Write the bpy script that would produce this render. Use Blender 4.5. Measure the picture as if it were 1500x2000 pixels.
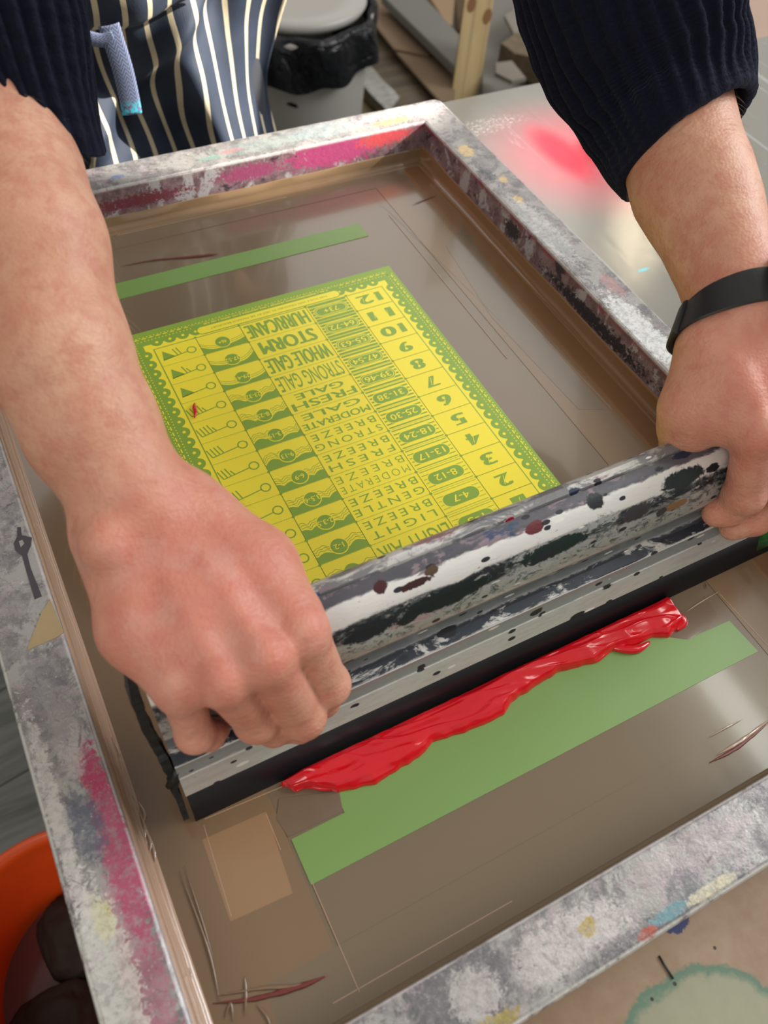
import bpy, bmesh, math, random
import numpy as np
from mathutils import Vector, Matrix, noise as mnoise
random.seed(7); np.random.seed(7)
for o in list(bpy.data.objects): bpy.data.objects.remove(o)
SC = bpy.context.scene; COL = SC.collection

# ------------------------------------------------------------------ camera
CAM = np.array([-0.43779692, -0.69164636, 0.43931707])
RIGHT = np.array([0.88635972, -0.45793538, 0.06827614])
DOWN = np.array([-0.3339443, -0.73445521, -0.59081025])
FWD = np.array([0.32069868, 0.50086998, -0.80391643])
FPX = 1623.8
cam = bpy.data.cameras.new('camera'); co = bpy.data.objects.new('camera', cam); COL.objects.link(co)
co.matrix_world = Matrix(((RIGHT[0], -DOWN[0], -FWD[0], CAM[0]), (RIGHT[1], -DOWN[1], -FWD[1], CAM[1]),
                          (RIGHT[2], -DOWN[2], -FWD[2], CAM[2]), (0, 0, 0, 1)))
cam.sensor_fit = 'VERTICAL'; cam.sensor_height = 9.8; cam.sensor_width = 7.35; cam.lens = FPX*9.8/2000
cam.clip_start = 0.02; cam.clip_end = 50
cam.dof.use_dof = True; cam.dof.focus_distance = 0.56; cam.dof.aperture_fstop = 2.2
SC.camera = co
# ------------------------------------------------------------------ light
SC.view_settings.view_transform = 'Standard'; SC.view_settings.look = 'None'
SC.view_settings.gamma = 1; SC.view_settings.use_curve_mapping = False; SC.view_settings.exposure = 0.06
W = bpy.data.worlds.new('world'); SC.world = W; W.use_nodes = True
W.node_tree.nodes['Background'].inputs[0].default_value = (1.0, 0.95, 0.88, 1)
W.node_tree.nodes['Background'].inputs[1].default_value = 0.42

def area(name, loc, tgt, sx, sy, power, col=(1, 1, 1)):
    l = bpy.data.lights.new(name, 'AREA'); l.shape = 'RECTANGLE'; l.size = sx; l.size_y = sy; l.energy = power; l.color = col
    o = bpy.data.objects.new(name, l); COL.objects.link(o); o.location = loc
    o.rotation_euler = (Vector(tgt)-Vector(loc)).to_track_quat('-Z', 'Y').to_euler(); return o
area('skylight', (0.7, 2.3, 2.3), (-0.2, -0.3, 0), 3.2, 2.0, 34, (1.0, 0.97, 0.92))
area('tube_light', (1.40, -0.55, 2.2), (1.40, -0.55, 0), 0.13, 1.7, 9, (0.95, 1.0, 0.90))
area('window_light', (2.4, -0.6, 1.5), (-0.1, -0.3, 0.0), 1.5, 1.3, 72, (0.95, 0.97, 1.0))
area('room_light', (-1.8, -1.6, 1.9), (-0.3, -0.3, 0), 1.2, 1.2, 20, (1.0, 0.93, 0.84))
sl_ = area('strip_light', (2.83, 2.15, 2.2), (2.83, 2.15, 0), 0.045, .62, 3.2, (1.0, .84, .60)); sl_.rotation_euler = (0, 0, math.radians(-26))
sp = bpy.data.lights.new('sunbeam', 'SPOT'); sp.energy = 2500; sp.color = (1.0, 0.93, 0.82)
sp.spot_size = math.radians(5.1); sp.spot_blend = 0.12; sp.shadow_soft_size = 0.012
so = bpy.data.objects.new('sunbeam', sp); COL.objects.link(so); so.location = (2.9, -0.95, 1.75)
so.rotation_euler = (Vector((-0.115, 0.12, 0.062))-so.location).to_track_quat('-Z', 'Y').to_euler()

# ------------------------------------------------------------------ geometry helpers
def ray(x, y):
    return RIGHT*((x-750)/FPX)+DOWN*((y-1000)/FPX)+FWD
def at(x, y, z=0.0):
    v = ray(x, y); return CAM+v*((z-CAM[2])/v[2])
def atY(x, y, Y):
    v = ray(x, y); return CAM+v*((Y-CAM[1])/v[1])
ZM = -0.041                      # mesh plane (the frame's top is z = 0)
TH = math.radians(20); TIPY = -0.539
def sq(X, u, v):                 # squeegee section coordinates -> place (u towards the camera, v up the leaning blade)
    return np.array([X, TIPY+v*math.sin(TH)-u*math.cos(TH), ZM+v*math.cos(TH)+u*math.sin(TH)])
def atU(x, y, u):                # point on the plane u = const of the squeegee
    r = ray(x, y); n = np.array([0, -math.cos(TH), math.sin(TH)]); p0 = np.array([0, TIPY, ZM])+n*u
    return CAM+r*(((p0-CAM)@n)/(r@n))
def mesh_obj(name, verts, faces, mat=None, parent=None, smooth=False, mats=None, mi=None):
    me = bpy.data.meshes.new(name); me.from_pydata([tuple(map(float, v)) for v in verts], [], [tuple(map(int, q)) for q in faces])
    for m in (mats or ([mat] if mat else [])): me.materials.append(m)
    if mi is not None: me.polygons.foreach_set('material_index', mi)
    if smooth: me.polygons.foreach_set('use_smooth', [True]*len(me.polygons))
    me.update()
    o = bpy.data.objects.new(name, me); COL.objects.link(o)
    if parent: o.parent = parent
    return o
def bm_obj(name, bm, mat, parent=None, smooth=False):
    me = bpy.data.meshes.new(name); bm.normal_update(); bm.to_mesh(me); bm.free(); me.materials.append(mat)
    if smooth: me.polygons.foreach_set('use_smooth', [True]*len(me.polygons))
    o = bpy.data.objects.new(name, me); COL.objects.link(o)
    if parent: o.parent = parent
    return o
def tag(o, label=None, cat=None, group=None, kind=None):
    if label: o['label'] = label
    if cat: o['category'] = cat
    if group: o['group'] = group
    if kind: o['kind'] = kind
    return o
def empty(name, loc, label, cat, group=None):
    o = bpy.data.objects.new(name, None); COL.objects.link(o); o.location = loc; o.empty_display_size = .02
    return tag(o, label, cat, group)
def keep(o, root):               # parent without moving (roots are placed by location only)
    o.parent = root; o.matrix_parent_inverse = Matrix.Translation(-Vector(root.location)); return o
def box_bm(x0, x1, y0, y1, z0, z1, bev=0.0, seg=2):
    bm = bmesh.new(); bmesh.ops.create_cube(bm, size=1)
    for v in bm.verts:
        v.co = Vector((x0+(v.co.x+.5)*(x1-x0), y0+(v.co.y+.5)*(y1-y0), z0+(v.co.z+.5)*(z1-z0)))
    if bev: bmesh.ops.bevel(bm, geom=bm.edges[:], offset=bev, segments=seg, profile=.6, affect='EDGES')
    return bm
def prism(name, pts, z0, z1, mat, parent=None, bev=0.0):
    bm = bmesh.new(); vs = [bm.verts.new((p[0], p[1], z0)) for p in pts]; fc = bm.faces.new(vs)
    r = bmesh.ops.extrude_face_region(bm, geom=[fc])
    for e in r['geom']:
        if isinstance(e, bmesh.types.BMVert): e.co.z = z1
    bmesh.ops.recalc_face_normals(bm, faces=bm.faces)
    if bev: bmesh.ops.bevel(bm, geom=bm.edges[:], offset=bev, segments=2, affect='EDGES')
    return bm_obj(name, bm, mat, parent)
def lathe(prof, n=64, c=(0, 0, 0)):
    vs, fs = [], []
    for r, z in prof:
        for i in range(n):
            a = 2*math.pi*i/n; vs.append((c[0]+r*math.cos(a), c[1]+r*math.sin(a), c[2]+z))
    for j in range(len(prof)-1):
        for i in range(n):
            fs.append((j*n+i, j*n+(i+1) % n, (j+1)*n+(i+1) % n, (j+1)*n+i))
    return vs, fs
def tube(pts, rad, n=8):
    pts = [np.array(p, float) for p in pts]; vs, fs = [], []
    if not hasattr(rad, '__len__'): rad = [rad]*len(pts)
    prev = np.array([0.12, 0.3, 1.0])
    for i, p in enumerate(pts):
        t = pts[min(i+1, len(pts)-1)]-pts[max(i-1, 0)]; t /= np.linalg.norm(t)+1e-12
        a = prev-t*(prev@t); a /= np.linalg.norm(a)+1e-12; b = np.cross(t, a); prev = a
        for k in range(n):
            w = 2*math.pi*k/n; vs.append(p+(a*math.cos(w)+b*math.sin(w))*rad[i])
    for i in range(len(pts)-1):
        for k in range(n): fs.append((i*n+k, i*n+(k+1) % n, (i+1)*n+(k+1) % n, (i+1)*n+k))
    fs.append(tuple(range(n))[::-1]); fs.append(tuple((len(pts)-1)*n+k for k in range(n)))
    return vs, fs
def catmull(P, n):
    P = [np.array(p, float) for p in P]; out = []
    Q = [2*P[0]-P[1]]+P+[2*P[-1]-P[-2]]
    for i in range(len(P)-1):
        for j in range(n):
            t = j/n; a, b, c, d = Q[i:i+4]
            out.append(.5*(2*b+(c-a)*t+(2*a-5*b+4*c-d)*t*t+(3*b-a-3*c+d)*t**3))
    out.append(P[-1]); return out

# ------------------------------------------------------------------ material helpers
class NT:
    def __init__(s, name):
        s.m = bpy.data.materials.new(name); s.m.use_nodes = True; s.t = s.m.node_tree; s.b = s.t.nodes['Principled BSDF']
        s.tc = s.n('ShaderNodeTexCoord'); s.P = s.tc.outputs['Object']
    def n(s, k, **kw):
        x = s.t.nodes.new(k)
        for a, v in kw.items(): setattr(x, a, v)
        return x
    def set(s, inp, v):
        if isinstance(v, bpy.types.NodeSocket): s.t.links.new(v, inp)
        elif isinstance(v, tuple) and len(v) == 3 and inp.type == 'RGBA': inp.default_value = (*v, 1)
        else: inp.default_value = v
    def math(s, op, a, b=0.0, clamp=False):
        x = s.n('ShaderNodeMath', operation=op, use_clamp=clamp); s.set(x.inputs[0], a); s.set(x.inputs[1], b); return x.outputs[0]
    def map(s, sc=(1, 1, 1), loc=(0, 0, 0), rot=(0, 0, 0), src=None):
        x = s.n('ShaderNodeMapping'); s.set(x.inputs[0], src or s.P)
        x.inputs['Scale'].default_value = sc; x.inputs['Location'].default_value = loc; x.inputs['Rotation'].default_value = rot
        return x.outputs[0]
    def noise(s, scale, det=4, rough=.55, vec=None, dist=0.0):
        x = s.n('ShaderNodeTexNoise'); s.set(x.inputs['Vector'], vec or s.P); x.inputs['Scale'].default_value = scale
        x.inputs['Detail'].default_value = det; x.inputs['Roughness'].default_value = rough; x.inputs['Distortion'].default_value = dist
        return x.outputs[0]
    def voro(s, scale, vec=None, feat='F1', rnd=1.0):
        x = s.n('ShaderNodeTexVoronoi', feature=feat); s.set(x.inputs['Vector'], vec or s.P); x.inputs['Scale'].default_value = scale
        x.inputs['Randomness'].default_value = rnd; return x
    def step(s, v, a, b):        # smooth 0..1 between a and b
        x = s.n('ShaderNodeMapRange', interpolation_type='SMOOTHSTEP'); s.set(x.inputs[0], v)
        x.inputs[1].default_value = a; x.inputs[2].default_value = b; return x.outputs[0]
    def mix(s, f, a, b):
        x = s.n('ShaderNodeMix', data_type='RGBA'); s.set(x.inputs[0], f); s.set(x.inputs[6], a); s.set(x.inputs[7], b); return x.outputs[2]
    def sep(s, v=None):
        x = s.n('ShaderNodeSeparateXYZ'); s.set(x.inputs[0], v or s.P); return x.outputs
    def blob(s, c, r, amp=.5, fr=60, soft=.25, P=None):   # ragged ellipsoidal stain mask
        v = s.n('ShaderNodeVectorMath', operation='SUBTRACT'); s.set(v.inputs[0], P or s.P); v.inputs[1].default_value = c
        d = s.n('ShaderNodeVectorMath', operation='DIVIDE'); s.set(d.inputs[0], v.outputs[0]); d.inputs[1].default_value = r
        l = s.n('ShaderNodeVectorMath', operation='LENGTH'); s.set(l.inputs[0], d.outputs[0])
        nn = s.math('MULTIPLY', s.math('SUBTRACT', s.noise(fr*4.0, 8, .72, P or s.P, .8), .5), amp*5.5)
        return s.step(s.math('ADD', l.outputs['Value'], nn), 1.0+soft*.45, 1.0-soft*.45)
    def bump(s, h, st=.3, dist=.001, normal=None):
        x = s.n('ShaderNodeBump'); s.set(x.inputs['Height'], h); x.inputs['Strength'].default_value = st; x.inputs['Distance'].default_value = dist
        if normal: s.set(x.inputs['Normal'], normal)
        s.t.links.new(x.outputs[0], s.b.inputs['Normal']); return x.outputs[0]
    def base(s, c): s.set(s.b.inputs['Base Color'], c)
    def rough(s, v): s.set(s.b.inputs['Roughness'], v)
    def metal(s, v): s.set(s.b.inputs['Metallic'], v)
def simple(name, col, rough=.5, metal=0.0, var=.0, sc=40, bump=0, coat=0):
    t = NT(name)
    if var:
        t.base(t.mix(t.noise(sc, 4), tuple(c*(1-var) for c in col), tuple(min(1, c*(1+var)) for c in col)))
    else: t.base(col)
    t.rough(rough); t.metal(metal)
    if bump: t.bump(t.noise(sc*2, 5), bump, .001)
    if coat: t.b.inputs['Coat Weight'].default_value = coat; t.b.inputs['Coat Roughness'].default_value = .08
    return t.m

# ------------------------------------------------------------------ materials
def frame_material():
    t = NT('ink stained aluminium'); sx, sy, sz = t.sep()
    n1 = t.noise(60, 9, .8); n2 = t.noise(170, 8, .75, t.map(loc=(3, 1, 2))); n3 = t.noise(34, 9, .78, t.map(loc=(7, 2, 5)), .6)
    c = t.mix(t.step(n1, .38, .62), (.17, .16, .165), (.33, .315, .31))
    c = t.mix(t.step(n3, .49, .55), c, (.37, .36, .345))
    c = t.mix(t.math('MULTIPLY', t.step(t.noise(50, 9, .78, t.map(loc=(1, 9, 3)), 1.), .54, .60), .7), c, (.40, .32, .35))
    c = t.mix(t.math('MULTIPLY', t.step(t.noise(55, 9, .8, t.map(loc=(5, 3, 9)), .7), .57, .62), .85), c, (.16, .15, .18))
    c = t.mix(t.math('MULTIPLY', t.step(n2, .60, .66), .6), c, (.60, .60, .58))
    c = t.mix(t.math('MULTIPLY', t.step(t.noise(75, 9, .8, t.map(loc=(2, 6, 8)), .4), .60, .64), .8), c, (.085, .085, .10))
    brk = t.math('ADD', .45, t.math('MULTIPLY', t.step(t.noise(210, 8, .8, t.map(loc=(5, 5, 2))), .42, .54), .55))
    c = t.mix(t.math('MULTIPLY', t.step(t.noise(260, 8, .75, t.map(loc=(8, 8, 1)), .5), .62, .66), .9), c, (.05, .055, .07))
    # stains with a place of their own
    def st(col, cx, cy, rx, ry, k=.9, amp=.5, fr=70, cz=0, rz=.2, soft=.3):
        nonlocal c
        c = t.mix(t.math('MULTIPLY', t.math('MULTIPLY', t.blob((cx, cy, cz), (rx, ry, rz), amp, fr, soft), k), brk), c, col)
    # left bar
    st((.42, .05, .13), -.478, -.548, .008, .045, .85); st((.45, .10, .18), -.484, -.600, .010, .05, .55)
    st((.40, .04, .10), -.4795, -.502, .006, .016, .9); st((.10, .12, .17), -.489, -.530, .008, .018, .8)
    st((.55, .50, .10), -.494, -.575, .005, .010, .9); st((.50, .46, .44), -.486, -.480, .007, .022, .8)
    st((.66, .66, .60), -.497, -.605, .010, .05, .7); st((.20, .19, .21), -.490, -.455, .012, .03, .6)
    st((.66, .64, .60), -.501, -.52, .004, .06, .7, .8)
    # front bar
    st((.60, .55, .54), -.30, -.684, .035, .012, .75); st((.12, .12, .13), -.36, -.683, .03, .02, .8)
    st((.10, .10, .11), -.25, -.697, .05, .004, .7, .8); st((.62, .58, .56), -.352, -.683, .012, .012, .7)
    st((.45, .33, .08), -.287, -.683, .005, .004, .9); st((.44, .36, .37), -.22, -.678, .04, .010, .6)
    st((.14, .14, .16), -.232, -.690, .010, .008, .7); st((.40, .31, .06), -.355, -.697, .02, .004, .8)
    st((.15, .30, .34), -.246, -.696, .012, .003, .9, .4); st((.55, .50, .36), -.220, -.697, .016, .003, .9, .4)
    st((.42, .09, .05), -.262, -.6985, .006, .0025, .8)
    # right bar
    st((.70, .50, .22), .012, -.062, .007, .010, .9); st((.70, .52, .22), .020, -.118, .004, .006, .8); st((.66, .46, .18), .016, -.150, .004, .006, .9)
    st((.05, .06, .07), .010, -.105, .006, .012, .8, .9); st((.05, .06, .07), .008, -.172, .004, .014, .8, 1.)
    st((.04, .05, .06), .013, -.228, .006, .022, .9, 1.2, 110); st((.75, .76, .75), .012, -.20, .012, .05, .45)
    st((.78, .80, .80), .012, -.34, .012, .045, .8); st((.60, .28, .28), .024, -.285, .006, .014, .5, 1.)
    st((.50, .30, .26), .006, .010, .008, .008, .7)
    # back bar
    st((.62, .42, .20), -.030, .012, .022, .006, .8, .5); st((.70, .52, .54), .010, .018, .022, .014, .6)
    st((.32, .42, .40), -.17, .018, .05, .010, .5); st((.34, .44, .46), -.10, .020, .04, .012, .5); st((.12, .20, .40), -.31, .014, .006, .003, .8)
    st((.16, .40, .34), -.222, .013, .012, .003, .6); st((.5, .2, .22), -.20, .018, .012, .004, .6); st((.70, .60, .62), -.02, .024, .05, .008, .5)
    # inner walls: mauve ink with crimson rim
    wall = t.step(sz, -.0012, -.0025)
    wc = t.mix(t.step(n1, .4, .6), (.16, .10, .115), (.32, .235, .26))
    wc = t.mix(t.step(t.noise(55, 6, .7, t.map(sc=(1, 1, .5), loc=(2, 2, 2)), .8), .54, .58), wc, (.46, .44, .47))
    wc = t.mix(t.step(t.noise(45, 6, .7, t.map(loc=(4, 7, 2)), .8), .58, .63), wc, (.05, .04, .06))
    wc = t.mix(t.blob((-.10, 0, -.012), (.05, .02, .014), .6, 60), wc, (.50, .08, .22))
    wc = t.mix(t.blob((-.045, 0, -.008), (.03, .02, .008), .6, 60), wc, (.70, .10, .12))
    wc = t.mix(t.blob((-.19, 0, -.014), (.03, .02, .008), .7, 90), wc, (.36, .08, .18))
    wc = t.mix(t.blob((-.30, 0, -.018), (.05, .02, .006), .9, 110), wc, (.20, .05, .07))
    wc = t.mix(t.blob((0, -.17, -.016), (.02, .012, .009), .6, 90), wc, (.045, .045, .055))
    wc = t.mix(t.blob((0, -.30, -.020), (.02, .07, .007), .9, 70), wc, (.03, .032, .045))
    wc = t.mix(t.math('MULTIPLY', t.step(sz, -.009, -.003), t.math('MULTIPLY', t.step(sx, -.02, -.005), t.step(t.noise(30, 7, .75), .42, .58))), wc, (.30, .05, .08))
    c = t.mix(wall, c, wc)
    # fine dark cracks and pale specks, bare bright edges
    cr = t.voro(120, t.map(sc=(1, 1, 1), loc=(.2, .4, 0)), 'DISTANCE_TO_EDGE').outputs[0]
    cm = t.math('MULTIPLY', t.step(t.math('ADD', cr, t.math('MULTIPLY', n2, .05)), .045, .025), t.step(t.noise(30, 5, .7, t.map(loc=(6, 6, 6))), .52, .60))
    c = t.mix(t.math('MULTIPLY', cm, .6), c, (.07, .06, .06))
    c = t.mix(t.math('MULTIPLY', t.step(t.noise(520, 5, .7, t.map(loc=(9, 1, 4))), .64, .68), .7), c, (.82, .82, .80))
    ex = t.math('ABSOLUTE', t.math('ADD', sx, .2355)); ey = t.math('ABSOLUTE', t.math('ADD', sy, .33255))
    ed = t.math('MAXIMUM', t.math('SUBTRACT', ex, .2355), t.math('SUBTRACT', ey, .33255))
    bare = t.math('MULTIPLY', t.math('MULTIPLY', t.step(ed, .0020, .0010), t.step(sz, -.004, -.002)), t.step(n3, .36, .50))
    c = t.mix(t.math('MULTIPLY', bare, .6), c, (.60, .57, .58))
    c = t.mix(t.math('MULTIPLY', t.math('MULTIPLY', t.step(ed, .0342, .0356), t.step(n1, .40, .52)), .7), c, (.66, .66, .62))
    t.base(c); t.rough(t.math('ADD', t.math('MULTIPLY', n2, .35), .16)); t.metal(.25)
    h = t.math('ADD', t.math('MULTIPLY', t.noise(170, 6, .7), 1.0), t.math('MULTIPLY', t.noise(520, 5, .7), .5))
    t.bump(h, .55, .0008)
    return t.m

def tape_material(name, ca, cb, rough=.14):
    t = NT(name); n = t.noise(6, 3, .5, t.map(sc=(1.0, .6, 1)))
    t.base(t.mix(n, ca, cb)); t.rough(t.math('ADD', t.math('MULTIPLY', t.noise(14, 3), .10), rough))
    t.b.inputs['Coat Weight'].default_value = .35; t.b.inputs['Coat Roughness'].default_value = .06
    h = t.math('ADD', t.noise(9, 2), t.math('MULTIPLY', t.noise(55, 3, .5, t.map(sc=(1, .35, 1))), .12))
    t.bump(h, .25, .003); return t.m

def squeegee_material():
    t = NT('ink stained squeegee metal'); uv = t.tc.outputs['UV']; t.P = uv
    U, V, _ = t.sep(uv)            # U along the handle in m, V round the section in m
    S = t.map(sc=(.16, 1, 1), src=uv); S2 = t.map(sc=(.45, 1, 1), loc=(3, 1, 0), src=uv)
    nA = t.noise(150, 6, .75, S); nB = t.noise(75, 6, .7, S2, .5); nC = t.noise(300, 5, .7, t.map(sc=(.35, 1, 1), loc=(1, 5, 0), src=uv))
    c = t.mix(t.step(nA, .35, .65), (.50, .49, .47), (.64, .63, .61))
    def band(v0, v1, e=.0015, k=1.0, amp=.006):
        w = t.math('ADD', V, t.math('MULTIPLY', t.math('SUBTRACT', nB, .5), amp*3))
        a = t.step(w, v0-e, v0+e); b = t.step(w, v1+e, v1-e); return t.math('MULTIPLY', t.math('MULTIPLY', a, b), k)
    def lay(m, col):
        nonlocal c
        c = t.mix(m, c, col)
    B = BANDS
    # lower plate, light with faint streaks
    lay(t.math('MULTIPLY', band(B['plate'], B['line'], k=.35), t.step(nA, .5, .6)), (.30, .27, .25))
    # strip above the line: blue-grey
    lay(band(B['line'], B['ridge'], .0008, .75, .003), (.21, .25, .28))
    # above ridge: dark stain with scratches, then cove
    lay(t.math('MULTIPLY', band(B['ridge']+.001, B['cove'], .0008, 1.0, .004), t.step(nB, .40, .47)), (.035, .042, .055))
    lay(band(B['cove'], B['face']-.002, .002, .8, .003), (.12, .145, .16))
    # broad face: stained grey, upper half black and dark green
    lay(band(B['face'], B['white'], .003, .55), (.26, .29, .28))
    up = band(B['face']+.017, B['white']+.0015, .003, 1.0, .012)
    lay(t.math('MULTIPLY', up, t.step(nB, .44, .50)), (.018, .026, .030))
    lay(t.math('MULTIPLY', band(B['face']+.004, B['white'], .003), t.step(t.noise(120, 6, .75, t.map(sc=(.5, 1, 1), loc=(9, 2, 0), src=uv), .7), .58, .62)), (.022, .022, .03))
    lay(t.math('MULTIPLY', band(B['face'], B['white'], .003), t.step(t.noise(60, 5, .7, t.map(sc=(.3, 1, 1), loc=(2, 8, 0), src=uv)), .60, .66)), (.46, .30, .32))
    # white ridge: clean aluminium with its highlight painted in
    lay(band(B['white'], B['dark'], .001, .9, .003), (.80, .79, .76))
    # band between ridge and groove
    lay(band(B['dark'], B['groove'], .0008, .95, .003), (.075, .072, .09))
    lay(t.math('MULTIPLY', band(B['dark'], B['groove'], .001), t.step(nB, .52, .58)), (.26, .20, .23))
    lay(t.math('MULTIPLY', band(B['dark'], B['groove'], .001), t.step(t.noise(90, 5, .7, t.map(sc=(.3, 1, 1), loc=(6, 8, 0), src=uv)), .58, .63)), (.05, .08, .14))
    lay(t.math('MULTIPLY', band(B['groove'], B['top'], .0006), t.step(nB, .46, .55)), (.20, .20, .21))
    lay(band(B['groove']-.0007, B['groove']+.0007, .0002, 1.0, .0002), (.012, .012, .016))
    lay(band(B['ridge']-.0005, B['ridge']+.0006, .0002, .8, .0006), (.80, .80, .80))
    lay(t.math('MULTIPLY', band(B['groove'], B['top'], .0006), t.step(t.noise(70, 6, .7, t.map(sc=(.3, 1, 1), loc=(4, 4, 0), src=uv)), .56, .62)), (.30, .17, .20))
    lay(t.math('MULTIPLY', band(B['face'], B['white'], .003), t.step(t.noise(200, 8, .8, t.map(sc=(.6, 1, 1), loc=(7, 5, 0), src=uv), 1.0), .52, .58)), (.10, .12, .125))
    lay(t.math('MULTIPLY', band(B['face'], B['dark']-.002, .003), t.step(t.noise(420, 6, .75, t.map(sc=(.4, 1, 1), loc=(2, 1, 0), src=uv)), .64, .68)), (.02, .025, .03))
    # drips and spots
    vo = t.voro(60, t.map(sc=(.55, 1, 1), src=uv)); dd = t.math('ADD', vo.outputs[0], t.math('MULTIPLY', nC, .22))
    pick = t.math('GREATER_THAN', t.sep(vo.outputs['Color'])[0], .62)
    lay(t.math('MULTIPLY', t.step(dd, .34, .31), pick), t.mix(t.math('GREATER_THAN', t.sep(vo.outputs['Color'])[1], .6), (.02, .022, .028), (.14, .03, .035)))
    vo2 = t.voro(190, t.map(sc=(.5, 1, 1), loc=(.3, .7, 0), src=uv)); pick2 = t.math('GREATER_THAN', t.sep(vo2.outputs['Color'])[0], .80)
    lay(t.math('MULTIPLY', t.step(vo2.outputs[0], .30, .26), pick2), (.03, .03, .04))
    vo3 = t.voro(230, t.map(sc=(.3, 1, 1), loc=(.9, .2, 0), src=uv)); pick3 = t.math('GREATER_THAN', t.sep(vo3.outputs['Color'])[0], .90)
    lay(t.math('MULTIPLY', t.step(vo3.outputs[0], .28, .24), pick3), (.85, .84, .82))
    # named marks: red drop, blue touches, brown smear
    for (x, v, rx, rv, col) in MARKS:
        lay(t.blob((x, v, 0), (rx, rv, 1), .30, 42, .2, P=uv), col)
    t.base(c); t.metal(.30); t.rough(t.math('ADD', t.math('MULTIPLY', nA, .3), .22))
    t.bump(t.math('ADD', nC, t.math('MULTIPLY', nB, 2.0)), .35, .0006); return t.m

def skin_material():
    t = NT('skin'); a = t.n('ShaderNodeAttribute', attribute_name='knuckle'); k = t.sep(a.outputs['Color'])
    n1 = t.noise(22, 4, .6); n2 = t.noise(85, 5, .65, t.map(loc=(2, 5, 1))); n3 = t.noise(420, 4, .6)
    c = t.mix(t.step(n1, .3, .7), (.52, .245, .155), (.63, .35, .235))
    c = t.mix(t.math('MULTIPLY', t.step(n2, .42, .66), .55), c, (.50, .18, .125))
    c = t.mix(t.math('MULTIPLY', k[0], .75), c, (.58, .165, .135))          # redder hands
    c = t.mix(t.math('MULTIPLY', t.math('MULTIPLY', k[0], t.step(t.noise(45, 4, .6, t.map(loc=(8, 1, 1))), .48, .62)), .5), c, (.60, .33, .27))
    c = t.mix(t.math('MULTIPLY', k[1], .7), c, (.74, .50, .33))            # blanched knuckles
    c = t.mix(t.math('MULTIPLY', t.step(n3, .60, .72), .18), c, (.45, .20, .14))
    t.base(c); t.rough(.48); t.b.inputs['Subsurface Weight'].default_value = .12
    t.b.inputs['Subsurface Radius'].default_value = (.010, .004, .002); t.b.inputs['Subsurface Scale'].default_value = 1
    t.b.inputs['Specular IOR Level'].default_value = .35
    wr = t.noise(260, 4, .6, t.map(sc=(.35, 1.2, 1.2))); cr = t.voro(520).outputs[0]
    h = t.math('ADD', t.math('MULTIPLY', wr, 1.0), t.math('MULTIPLY', cr, .35))
    h = t.math('ADD', h, t.math('MULTIPLY', t.noise(110, 4, .6, t.map(sc=(.4, 1.5, 1))), .8))
    t.bump(h, .6, .0010); return t.m

def knit_material():
    t = NT('navy knitted wool'); uv = t.tc.outputs['UV']
    w = t.n('ShaderNodeTexWave', wave_type='BANDS', bands_direction='Y'); t.set(w.inputs[0], t.map(sc=(1, 1, 1), src=uv)); w.inputs['Scale'].default_value = 62
    w.inputs['Distortion'].default_value = 2.5; w.inputs['Detail Scale'].default_value = 3; n = t.noise(700, 4, .7)
    t.base(t.mix(n, (.002, .0025, .007), (.011, .013, .030))); t.rough(.95)
    t.b.inputs['Sheen Weight'].default_value = .06; t.b.inputs['Sheen Roughness'].default_value = .4; t.b.inputs['Sheen Tint'].default_value = (.5, .6, 1, 1)
    t.b.inputs['Specular IOR Level'].default_value = .15
    t.bump(t.math('ADD', t.math('MULTIPLY', w.outputs[0], .6), t.math('MULTIPLY', t.noise(420, 4, .7), 1.2)), .9, .0018); return t.m

def apron_material():
    t = NT('striped apron cotton'); uv = t.tc.outputs['UV']; U, V, _ = t.sep(uv)
    u = t.math('FRACT', t.math('DIVIDE', U, .0226)); d = t.math('ABSOLUTE', t.math('SUBTRACT', u, .5))
    stripe = t.step(d, .118, .098)
    nv = t.mix(t.noise(60, 4), (.004, .009, .022), (.012, .024, .052)); c = t.mix(stripe, nv, t.mix(t.noise(90, 5), (.38, .32, .21), (.55, .48, .35)))
    c = t.mix(t.blob((.262, .150, 0), (.006, .016, 1), .8, 120, P=uv), c, (.03, .42, .66))
    c = t.mix(t.blob((.276, .085, 0), (.005, .014, 1), .8, 120, P=uv), c, (.42, .13, .05))
    t.base(c); t.rough(.75); wv = t.noise(900, 2, .5, t.map(sc=(1, .3, 1), src=uv)); t.bump(wv, .3, .0005); return t.m

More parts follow.
